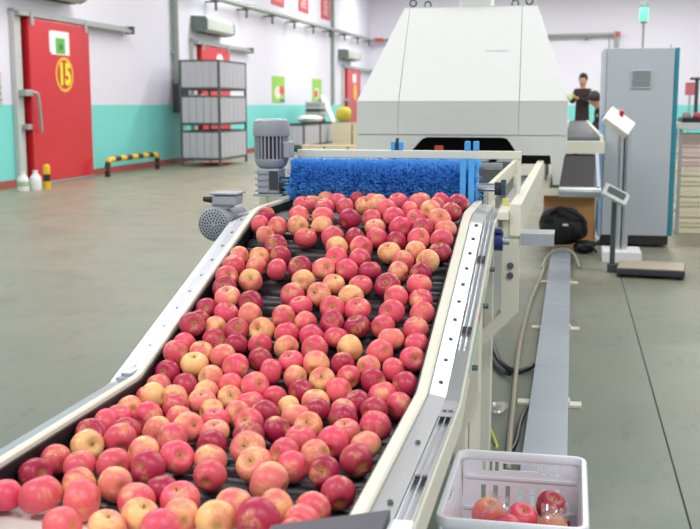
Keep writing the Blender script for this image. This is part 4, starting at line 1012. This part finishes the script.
ORD = ['first', 'second', 'third', 'fourth', 'fifth', 'sixth', 'seventh', 'eighth', 'ninth', 'tenth', 'eleventh', 'twelfth', 'thirteenth', 'fourteenth', 'fifteenth', 'sixteenth', 'seventeenth', 'eighteenth', 'nineteenth', 'twentieth'] + ['twenty-' + s for s in ('first', 'second', 'third', 'fourth', 'fifth', 'sixth', 'seventh', 'eighth', 'ninth')] + ['thirtieth'] + ['thirty-' + s for s in ('first', 'second', 'third', 'fourth', 'fifth', 'sixth', 'seventh', 'eighth', 'ninth')]
CW = {'p': 'pink-red', 'r': 'dark crimson', 'o': 'orange-pink', 'y': 'yellow-blushed'}
# x, y, z of the centre, radius, colour and pose of every apple on the line
APPLES = """-0.952,3.698,1.038,0.0361,pu -0.948,3.824,1.036,0.0345,o -0.93,3.961,1.036,0.0345,o -0.866,3.9,1.036,0.0345,p -0.856,3.638,1.039,0.0369,p -0.786,3.653,1.038,0.036,p -0.802,3.965,1.036,0.0345,r -0.712,3.668,1.042,0.0402,yu -0.736,3.92,1.036,0.0345,p -0.921,3.528,1.017,0.0392,p -0.837,3.525,1.018,0.0405,p -0.74,3.507,1.011,0.0401,r -0.906,3.455,0.991,0.0385,o -0.821,3.453,0.991,0.0398,y -0.86,3.372,0.961,0.0375,pu -0.769,3.383,0.966,0.039,p -1.041,3.534,1.015,0.0345,r -1.047,3.47,0.992,0.0345,p -0.98,3.45,0.987,0.0364,p -1.003,3.389,0.963,0.0345,o -0.946,3.313,0.941,0.0391,rf -0.981,3.244,0.912,0.0345,y -0.901,3.164,0.885,0.0356,p -0.827,3.171,0.892,0.0398,rf -0.752,3.174,0.89,0.0374,of -0.738,3.311,0.94,0.0381,o -0.724,3.239,0.915,0.0388,pf -0.692,3.379,0.963,0.0372,r -0.658,3.315,0.942,0.0395,p -0.649,3.245,0.915,0.0373,p -0.676,3.175,0.89,0.0366,p -0.604,3.177,0.89,0.0365,r -0.665,3.522,1.013,0.037,p -0.64,3.459,0.99,0.0358,ou -0.621,3.39,0.966,0.0363,p -0.627,3.857,1.042,0.0396,pu -0.552,3.84,1.04,0.0384,p -0.548,3.915,1.039,0.0372,o -0.471,3.772,1.038,0.0358,p -0.475,3.923,1.039,0.0372,p -0.402,3.813,1.042,0.04,r -0.396,3.887,1.036,0.0345,o -0.699,3.863,1.036,0.0345,o -0.628,3.61,1.04,0.0378,p -0.543,3.603,1.036,0.0345,p -0.472,3.596,1.04,0.038,o -0.398,3.586,1.035,0.0364,r -0.588,3.532,1.02,0.0401,p -0.512,3.523,1.014,0.0373,pf -0.431,3.521,1.016,0.0403,of -0.554,3.459,0.993,0.0392,p -0.477,3.452,0.99,0.0389,rf -0.401,3.454,0.991,0.0388,o -0.553,3.375,0.958,0.0345,r -0.481,3.38,0.965,0.0389,pf -0.405,3.382,0.965,0.0381,p -0.561,3.287,0.931,0.0381,yu -0.479,3.299,0.935,0.0374,o -0.4,3.3,0.935,0.0377,ru -0.51,3.237,0.912,0.0368,p -0.431,3.234,0.914,0.04,y -0.514,3.169,0.888,0.0363,o -0.443,3.165,0.886,0.0361,r -1.047,3.175,0.892,0.0381,p -1.05,3.244,0.912,0.0345,o -0.913,3.252,0.916,0.0351,r -0.972,3.176,0.892,0.0379,p -1.048,3.105,0.866,0.0374,pf -0.963,3.084,0.86,0.0383,yf -1.032,3.036,0.843,0.0387,rf -1.0,2.967,0.826,0.0407,ou -0.923,2.956,0.815,0.039,rf -0.798,3.098,0.863,0.0375,y -1.05,2.921,0.798,0.0345,r -0.98,2.894,0.792,0.0385,pu -0.903,2.882,0.791,0.0407,o -0.989,2.826,0.764,0.0345,o -0.921,2.809,0.763,0.0372,rf -0.847,2.817,0.766,0.0384,yf -0.971,2.762,0.743,0.0355,r -0.834,2.751,0.738,0.0345,p -0.81,3.01,0.834,0.0392,p -0.769,2.953,0.811,0.036,pu -0.802,2.887,0.79,0.0379,p -0.773,2.809,0.761,0.0369,p -0.756,2.745,0.736,0.035,y -0.733,2.872,0.781,0.0345,p -0.531,3.083,0.861,0.04,rf -0.698,3.082,0.857,0.0363,ou -0.614,3.081,0.857,0.0368,pu -0.728,3.015,0.837,0.0397,of -0.628,3.011,0.834,0.0389,y -0.67,2.944,0.811,0.0387,pf -0.594,2.941,0.81,0.0393,pu -0.495,3.017,0.837,0.0391,p -0.493,2.937,0.808,0.039,pf -0.655,2.875,0.784,0.0366,rf -0.579,2.859,0.779,0.0375,ru -0.507,2.865,0.78,0.0361,p -0.699,2.801,0.757,0.0358,p -0.628,2.803,0.757,0.0357,p -0.473,2.804,0.76,0.0372,o -0.436,3.09,0.863,0.0398,pu -0.419,3.014,0.834,0.0376,p -0.405,2.944,0.808,0.0368,p -0.412,2.859,0.779,0.0378,p -0.4,2.793,0.753,0.0351,p -1.047,2.786,0.779,0.0376,rf -1.049,2.731,0.732,0.0356,p -1.05,2.857,0.775,0.0345,r -0.988,2.698,0.72,0.0353,ou -0.919,2.68,0.716,0.037,o -0.867,2.628,0.703,0.0388,p -1.048,2.66,0.725,0.0369,p -0.982,2.627,0.704,0.0391,yu -1.049,2.599,0.686,0.0363,rf -0.924,2.587,0.681,0.036,o -0.978,2.542,0.667,0.0368,r -0.86,2.563,0.671,0.0345,p -0.91,2.515,0.658,0.0379,o -0.895,2.443,0.657,0.0367,ou -1.049,2.532,0.662,0.036,o -1.05,2.463,0.654,0.0345,p -0.981,2.471,0.656,0.0356,o -1.013,2.408,0.674,0.0364,y -0.947,2.397,0.654,0.0345,p -0.84,2.5,0.654,0.0345,yf -0.846,2.374,0.654,0.0345,y -0.902,2.746,0.736,0.0345,r -0.674,2.734,0.737,0.0396,p -0.81,2.675,0.713,0.0365,r -0.724,2.676,0.712,0.0355,pu -0.652,2.664,0.712,0.0386,o -0.766,2.619,0.696,0.0382,p -0.695,2.611,0.688,0.0347,o -0.62,2.602,0.687,0.0365,yf -0.582,2.681,0.713,0.0345,r -0.789,2.55,0.674,0.039,pf -0.667,2.552,0.667,0.0345,r -0.615,2.507,0.657,0.0367,o -0.726,2.519,0.655,0.0345,p -0.777,2.469,0.655,0.0354,p -0.667,2.439,0.654,0.0345,y -0.598,2.437,0.656,0.0356,r -0.578,2.747,0.741,0.0381,y -0.491,2.736,0.737,0.0377,p -0.4,2.715,0.727,0.0361,pf -0.512,2.674,0.71,0.0345,o -0.442,2.664,0.707,0.0345,p -0.554,2.623,0.693,0.0345,p -0.486,2.614,0.69,0.035,r -0.402,2.603,0.687,0.0359,r -0.565,2.557,0.672,0.037,p -0.452,2.553,0.672,0.0379,p -0.51,2.511,0.657,0.0365,r -0.399,2.504,0.657,0.0373,p -0.456,2.46,0.655,0.0355,r -0.529,2.444,0.654,0.0345,p -1.048,2.213,0.659,0.0367,p -1.046,2.129,0.659,0.0393,rf -0.968,2.109,0.659,0.0387,p -1.022,2.055,0.659,0.0386,yf -1.05,2.351,0.655,0.0349,o -1.05,2.283,0.654,0.0345,p -1.049,1.964,0.656,0.0356,p -0.983,1.939,0.656,0.0363,p -0.912,1.954,0.658,0.0375,p -1.05,1.876,0.655,0.035,rf -0.932,1.835,0.656,0.0365,p -0.864,1.855,0.656,0.0357,o -0.979,2.295,0.658,0.038,p -0.985,2.18,0.656,0.0359,r -0.914,2.192,0.656,0.0363,o -0.9,2.298,0.654,0.0345,p -0.854,2.232,0.658,0.0381,of -0.812,2.307,0.654,0.0345,pu -0.858,2.142,0.658,0.0384,p -0.784,2.218,0.654,0.0345,ou -0.763,2.135,0.654,0.0345,r -0.882,2.037,0.658,0.0378,o -0.838,1.954,0.658,0.0382,r -0.802,2.026,0.658,0.0383,pf -0.729,2.035,0.656,0.0363,o -0.699,1.942,0.655,0.0347,p -0.778,2.366,0.654,0.0345,of -0.727,2.299,0.656,0.0362,pf -0.7,2.211,0.657,0.0369,r -0.648,2.265,0.654,0.0345,r -0.715,2.391,0.654,0.0345,r -0.633,2.376,0.656,0.0361,o -0.584,2.302,0.656,0.0358,yf -0.578,2.209,0.657,0.0365,p -0.588,2.107,0.655,0.035,p -0.67,2.109,0.66,0.0402,of -0.626,2.015,0.659,0.0394,of -0.547,2.026,0.656,0.0356,p -0.52,2.115,0.654,0.0345,o -0.514,2.365,0.659,0.0386,r -0.429,2.331,0.659,0.0393,p -0.489,2.279,0.655,0.0346,ou -0.5,2.191,0.658,0.038,p -0.426,2.191,0.656,0.0362,o -0.424,2.088,0.657,0.0375,r -0.478,2.014,0.655,0.0351,rf -1.05,1.76,0.655,0.0348,p -0.974,1.757,0.663,0.043,p -0.886,1.752,0.661,0.0405,p -0.864,1.631,0.658,0.0384,p -0.791,1.654,0.654,0.0345,ou -0.79,1.784,0.657,0.037,p -0.751,1.711,0.656,0.0362,yu -0.764,1.849,0.654,0.0345,r -0.708,1.801,0.658,0.038,pu -0.689,1.656,0.658,0.0381,p -0.68,1.731,0.654,0.0345,o -0.611,1.724,0.657,0.0369,y -0.599,1.796,0.658,0.038,o -0.519,1.797,0.657,0.0367,o -0.53,1.72,0.663,0.043,r -0.566,1.918,0.661,0.0411,o -0.452,1.817,0.654,0.0345,p -0.456,1.749,0.654,0.0345,p -0.422,1.901,0.655,0.0353,r -0.455,1.682,0.654,0.0345,p"""
rows = []
for t_ in APPLES.split():
    a = t_.split(','); rows.append((float(a[0]), float(a[1]), float(a[2]), float(a[3]), a[4]))
rows.sort(key=lambda a: -a[1])
lines_ = []                                    # rows counted down from the brush
for a in rows:
    if lines_ and lines_[-1][0][1] - a[1] < 0.062: lines_[-1].append(a)
    else: lines_.append([a])
for i, ln_ in enumerate(lines_):
    ln_.sort(key=lambda a: a[0])
    for k, a in enumerate(ln_):
        place_apple(*a, '%s apple on the conveyor, %s from left in %s row below the brush' % (CW[a[4][0]], ORD[k], ORD[i]), 'apples on the roller conveyor')
GA = 'apples in the white crate'
ZC = 0.063
place_apple(-0.195, 2.790, 0.284, 0.045, 'o', 'orange-red apple at the left of the white crate under film', GA)
place_apple(-0.103, 2.778, 0.280, 0.045, 'pu', 'bright red apple in the middle of the white crate', GA)
place_apple(-0.025, 2.835, 0.298, 0.045, 'ru', 'dark red apple highest in the white crate', GA)
place_apple(-0.020, 2.735, 0.277, 0.044, 'o', 'pale red apple right of centre in the white crate, under film', GA)
place_apple(-0.140, 2.692, 0.277, 0.044, 'pf', 'pink-red apple before the middle ones in the white crate', GA)
for L_ in range(2):                                         # the layers that carry them
    for i in range(3):
        for k in range(4):
            place_apple(-0.222 + 0.098 * i + 0.012 * L_, 2.585 + 0.118 * k + 0.02 * L_, 0.063 + 0.046 + 0.084 * L_, 0.045, 'prop'[(i + k) % 4] if (i + k) % 4 != 2 else 'o', 'red apple buried under the others in the white crate', GA)
# clear film draped on the crate apples
r2 = random.Random(5); nu, nv = 14, 10
fv = [(-0.215 + 0.115 * i / (nu - 1) + 0.004 * r2.uniform(-1, 1), 2.715 + 0.11 * j / (nv - 1), 0.322 + 0.014 * math.sin(i * 1.3) * math.cos(j * 1.1) + 0.008 * r2.uniform(-1, 1) - 0.18 * (abs(i - 5) / 13) ** 2) for i in range(nu) for j in range(nv)]
single('plastic_film', MB().add(fv, [(i * nv + j, (i + 1) * nv + j, (i + 1) * nv + j + 1, i * nv + j + 1) for i in range(nu - 1) for j in range(nv - 1)]), FILM, 'crumpled clear film over the left apples in the white crate', 'plastic film', (-0.16, 2.77, 0.31))
fv = [(-0.050 + 0.075 * i / (nu - 1) + 0.003 * r2.uniform(-1, 1), 2.68 + 0.10 * j / (nv - 1), 0.322 + 0.010 * math.sin(i * 1.1 + 1) * math.cos(j * 1.4) + 0.006 * r2.uniform(-1, 1)) for i in range(nu) for j in range(nv)]
single('plastic_film', MB().add(fv, [(i * nv + j, (i + 1) * nv + j, (i + 1) * nv + j + 1, i * nv + j + 1) for i in range(nu - 1) for j in range(nv - 1)]), FILM, 'smaller clear film over the right apples in the white crate', 'plastic film', (-0.01, 2.73, 0.32))
place_apple(1.335, 12.15, 1.222 + 0.052, 0.052, 'r', 'single red apple on the black tray right of the cabinet', None)

# ================================================================== people beyond the hood
SKIN = M('skin', (206, 160, 132), 0.55); HAIR = M('dark_hair', (36, 30, 28), 0.6)
def skin_mesh(name, joints, edges, mat, parent=None, root=0, sub=2):
    me = bpy.data.meshes.new(name); me.from_pydata([j[:3] for j in joints], edges, [])
    me.materials.append(mat)
    o = bpy.data.objects.new(name, me); COL.objects.link(o)
    if parent: o.parent = parent
    s = o.modifiers.new('skin', 'SKIN')
    for k, j in enumerate(joints):
        sv = me.skin_vertices[0].data[k]; sv.radius = (j[3], j[4] if len(j) > 4 else j[3]); sv.use_root = (k == root)
    s.use_smooth_shade = True
    d = o.modifiers.new('round', 'SUBSURF'); d.levels = sub; d.render_levels = sub
    return o
def hair_cap(c, r, mat, parent, back=0.0):
    n, m = 16, 8; vs = []; fs = []
    for i in range(m + 1):
        th = (PI * 0.62) * i / m
        for k in range(n):
            a = 2 * PI * k / n; front = math.sin(a) < -0.3 and th > 1.0 and not back
            q = r * (0.80 if front else 1.0)
            vs.append((c[0] + q * math.sin(th) * math.cos(a) * 0.92, c[1] + q * math.sin(th) * math.sin(a) * 1.05, c[2] + q * math.cos(th) * 1.1))
    for i in range(m):
        for k in range(n): fs.append((i * n + k, i * n + (k + 1) % n, (i + 1) * n + (k + 1) % n, (i + 1) * n + k))
    me = bpy.data.meshes.new('hair'); me.from_pydata(vs, [], fs); me.materials.append(mat)
    me.polygons.foreach_set('use_smooth', [True] * len(me.polygons))
    o = bpy.data.objects.new('hair', me); COL.objects.link(o); o.parent = parent
    return o
def hand(parent_joints, edges, wrist_i, palm, fdir, side):
    """palm and five tapering fingers grown out of the wrist joint"""
    w = Vector(palm); d = Vector(fdir).normalized(); s = Vector(side).normalized()
    pi = len(parent_joints); parent_joints.append((*w, 0.030, 0.018)); edges.append((wrist_i, pi))
    for k, (off, L_) in enumerate(((-0.028, 0.065), (-0.010, 0.08), (0.010, 0.075), (0.028, 0.06))):
        a = len(parent_joints); b_ = w + s * off + d * 0.045; c_ = b_ + d * L_ * 0.55 + Vector((0, 0, -0.012)); e_ = c_ + d * L_ * 0.45 + Vector((0, 0, -0.02))
        parent_joints.extend([(*b_, 0.0095), (*c_, 0.0085), (*e_, 0.007)]); edges.extend([(pi, a), (a, a + 1), (a + 1, a + 2)])
    a = len(parent_joints); b_ = w - s * 0.045 + d * 0.005; e_ = b_ + d * 0.04 - s * 0.012
    parent_joints.extend([(*b_, 0.010), (*e_, 0.0085)]); edges.extend([(pi, a), (a, a + 1)])
def face(parent, c, fw_, r):
    """eyes, brows, mouth and ears on the head"""
    fw_ = Vector(fw_).normalized(); s = Vector((0, 0, 1)).cross(fw_).normalized(); u = fw_.cross(s)
    c = Vector(c); e = MB()
    for k in (-1, 1):
        e.lathe([(0, -0.012), (0.010, -0.006), (0.012, 0), (0.010, 0.006), (0, 0.012)], tuple(c + fw_ * r * 0.93 + s * 0.032 * k + u * 0.012), 8)
    def put(name, mb, mat):
        me = bpy.data.meshes.new(name); me.from_pydata(mb.v, [], mb.f); me.materials.append(mat)
        o = bpy.data.objects.new(name, me); COL.objects.link(o); o.parent = parent
    put('eyes', e, HAIR)
    mo = MB().tube([c + fw_ * r * 0.86 + s * x_ - u * (0.062 + abs(x_) * 0.15) for x_ in (-0.024, -0.01, 0, 0.01, 0.024)], 0.006, 6); put('mouth', mo, M('lips', (170, 90, 86), 0.5))

# --- standing person: dark long coat, both hands raised to a pale green bag
def standing_person(x, y, z):
    root = skin_mesh('person', *(lambda J, E: (J, E))(*body_standing()), SKIN)
    root.location = (x, y, z); root.rotation_euler = (0, 0, math.radians(-14)); root.scale = (0.88, 0.92, 0.945)
    return root
def body_standing():
    J = [(0, 0, 0.88, 0.13, 0.10), (0, 0.0, 1.08, 0.12, 0.09), (0, 0.0, 1.26, 0.14, 0.09), (0, 0, 1.35, 0.06, 0.055), (0, -0.01, 1.40, 0.055), (0, -0.02, 1.46, 0.072, 0.082), (0, -0.015, 1.54, 0.076, 0.086), (0, -0.01, 1.60, 0.05, 0.055)]
    E = [(0, 1), (1, 2), (2, 3), (3, 4), (4, 5), (5, 6), (6, 7)]
    n = len(J); J += [(0, -0.115, 1.485, 0.013)]; E.append((5, n))                                  # nose
    for k in (-1, 1):
        i = len(J); J += [(k * 0.088, 0.0, 1.50, 0.014)]; E.append((5, i))                           # ears
    for k in (-1, 1):
        i = len(J); J += [(k * 0.16, 0, 1.30, 0.058), (k * 0.205, -0.04, 1.08, 0.045), (k * 0.10 - 0.09, -0.24, 1.13, 0.034), (k * 0.06 - 0.13, -0.30, 1.16, 0.026)]
        E += [(2, i), (i, i + 1), (i + 1, i + 2), (i + 2, i + 3)]
        hand(J, E, i + 3, (k * 0.05 - 0.14, -0.34, 1.19), (-0.4 * k, -0.6, 0.45), (0.3, 0.2, 0.7))
    for k in (-1, 1):
        i = len(J); J += [(k * 0.085, 0, 0.78, 0.085), (k * 0.085, 0.0, 0.45, 0.058), (k * 0.085, 0.02, 0.08, 0.038), (k * 0.09, -0.03, 0.03, 0.036), (k * 0.09, -0.14, 0.025, 0.026)]
        E += [(0, i), (i, i + 1), (i + 1, i + 2), (i + 2, i + 3), (i + 3, i + 4)]
    return J, E
PX, PYY, PZ = 0.175, 20.75, 0.44
CLOTH1 = M('dark_maroon_coat', (44, 28, 32), 0.75, vary=0.2); CLOTH2 = M('black_trousers', (28, 28, 32), 0.75)
p1 = standing_person(PX, PYY, PZ)
tag(p1, 'person in a dark coat standing, holding up a pale green bag', 'person')
J = [(0, 0, 0.88, 0.165, 0.13), (0, 0, 1.08, 0.15, 0.115), (0, 0, 1.26, 0.165, 0.11), (0, 0, 1.345, 0.075, 0.07), (0, 0, 0.66, 0.19, 0.15), (0, 0, 0.5, 0.20, 0.16)]
E = [(0, 1), (1, 2), (2, 3), (0, 4), (4, 5)]
for k in (-1, 1):
    i = len(J); J += [(k * 0.145, 0, 1.29, 0.072), (k * 0.21, -0.04, 1.08, 0.066), (k * 0.10 - 0.09, -0.235, 1.128, 0.052), (k * 0.07 - 0.118, -0.275, 1.148, 0.047)]
    E += [(2, i), (i, i + 1), (i + 1, i + 2), (i + 2, i + 3)]
skin_mesh('coat', J, E, CLOTH1, p1)
for k in (-1, 1):
    skin_mesh('trouser_leg', [(k * 0.085, 0, 0.62, 0.09), (k * 0.085, 0, 0.35, 0.075), (k * 0.085, 0.015, 0.10, 0.062)], [(0, 1), (1, 2)], CLOTH2, p1)
    skin_mesh('shoe', [(k * 0.09, 0.03, 0.045, 0.044), (k * 0.09, -0.06, 0.04, 0.046, 0.036), (k * 0.09, -0.16, 0.032, 0.036, 0.03)], [(0, 1), (1, 2)], BLK, p1)
hair_cap((0, 0.0, 1.545), 0.106, HAIR, p1); face(p1, (0, -0.015, 1.495), (-0.1, -1, 0), 0.088)
_g = p1.matrix_basis @ Vector((-0.17, -0.41, 1.10)); GX, GY, GZ = _g
bagm = lump((GX, GY, GZ), (0.05, 0.04, 0.15), 2)
single('green_bag', bagm, M('pale_green_bag', (200, 226, 172), 0.6, vary=0.15), 'pale green bag held up by the standing person', 'bag', (GX, GY, GZ), smooth=True)

# --- second person bending over the lane from its right
def body_bent():
    J = [(0.30, 0.10, 0.86, 0.13, 0.11), (0.20, 0.06, 1.02, 0.125, 0.10), (0.06, 0.0, 1.15, 0.13, 0.095), (-0.02, -0.03, 1.22, 0.06), (-0.06, -0.05, 1.27, 0.055), (-0.10, -0.08, 1.32, 0.075, 0.085), (-0.12, -0.09, 1.40, 0.078, 0.088), (-0.11, -0.08, 1.455, 0.05)]
    E = [(0, 1), (1, 2), (2, 3), (3, 4), (4, 5), (5, 6), (6, 7)]
    i = len(J); J += [(-0.175, -0.155, 1.335, 0.013)]; E.append((5, i))
    for dx, dy in ((0.05, -0.13), (-0.14, 0.02)):
        i = len(J); J += [(-0.10 + dx * 0.75, -0.07 + dy * 0.6, 1.35, 0.014)]; E.append((5, i))
    for k, (sx_, sy_) in ((-1, (0.10, -0.16)), (1, (0.02, 0.15))):
        i = len(J); J += [(sx_, sy_, 1.16, 0.056), (sx_ - 0.06, sy_ - 0.05, 0.93, 0.044), (sx_ - 0.25, sy_ - 0.08, 0.82, 0.034), (sx_ - 0.31, sy_ - 0.09, 0.80, 0.026)]
        E += [(2, i), (i, i + 1), (i + 1, i + 2), (i + 2, i + 3)]
        hand(J, E, i + 3, (sx_ - 0.35, sy_ - 0.10, 0.79), (-1, -0.2, -0.25), (0.1, 1, 0))
    for k in (-1, 1):
        i = len(J); J += [(0.30, 0.10 + k * 0.09, 0.76, 0.085), (0.27, 0.08 + k * 0.09, 0.44, 0.058), (0.30, 0.10 + k * 0.09, 0.08, 0.038), (0.27, 0.10 + k * 0.09, 0.03, 0.036), (0.16, 0.09 + k * 0.09, 0.025, 0.026)]
        E += [(0, i), (i, i + 1), (i + 1, i + 2), (i + 2, i + 3), (i + 3, i + 4)]
    return J, E
QX, QY, QZ = 0.445, 18.6, 0.14
p2 = skin_mesh('person', *body_bent(), SKIN); p2.location = (QX, QY, QZ)
tag(p2, 'person in dark sleeves and brown apron bending over the lane', 'person')
J = [(0.30, 0.10, 0.84, 0.155, 0.13), (0.20, 0.06, 1.02, 0.15, 0.12), (0.06, 0.0, 1.15, 0.15, 0.11), (0.0, -0.02, 1.205, 0.085), (-0.045, -0.045, 1.255, 0.07)]; E = [(0, 1), (1, 2), (2, 3), (3, 4)]
for sx_, sy_ in ((0.10, -0.16), (0.02, 0.15)):
    i = len(J); J += [(sx_, sy_, 1.16, 0.072), (sx_ - 0.06, sy_ - 0.05, 0.93, 0.062), (sx_ - 0.23, sy_ - 0.077, 0.83, 0.048)]; E += [(2, i), (i, i + 1), (i + 1, i + 2)]
skin_mesh('jacket', J, E, M('dark_navy_jacket', (30, 34, 44), 0.75), p2)
skin_mesh('apron', [(0.16, 0.0, 0.98, 0.13, 0.12), (0.20, 0.04, 0.78, 0.15, 0.13), (0.22, 0.06, 0.55, 0.16, 0.14)], [(0, 1), (1, 2)], M('ochre_apron', (176, 120, 56), 0.7), p2)
for k in (-1, 1):
    skin_mesh('trouser_leg', [(0.30, 0.10 + k * 0.09, 0.70, 0.098), (0.27, 0.08 + k * 0.09, 0.42, 0.078), (0.30, 0.10 + k * 0.09, 0.10, 0.06)], [(0, 1), (1, 2)], CLOTH2, p2)
    skin_mesh('shoe', [(0.32, 0.10 + k * 0.09, 0.045, 0.044), (0.24, 0.10 + k * 0.09, 0.04, 0.046, 0.036), (0.14, 0.09 + k * 0.09, 0.032, 0.036, 0.03)], [(0, 1), (1, 2)], BLK, p2)
hair_cap((-0.095, -0.07, 1.375), 0.118, HAIR, p2, back=1); face(p2, (-0.11, -0.085, 1.355), (-0.6, -0.8, -0.25), 0.088)

pf = thing('work_platform', 'raised steel platform under the standing person', 'platform', (0.15, 20.8, 0))
part('deck', MB().box(-0.5, 0.29, 20.1, 21.6, 0.40, 0.44), GREYM, pf)
for x in (-0.48, 0.23):
    for y in (20.12, 21.54): part('leg', MB().box(x, x + 0.04, y, y + 0.04, 0, 0.40), GREYD, pf)
pf = thing('work_platform', 'low steel step under the bending person beside the lane', 'platform', (0.75, 18.7, 0))
part('deck', MB().box(0.40, 1.2, 18.1, 19.3, 0.10, 0.14), GREYM, pf)
for x in (0.42, 1.14):
    for y in (18.12, 19.24): part('leg', MB().box(x, x + 0.04, y, y + 0.04, 0, 0.10), GREYD, pf)
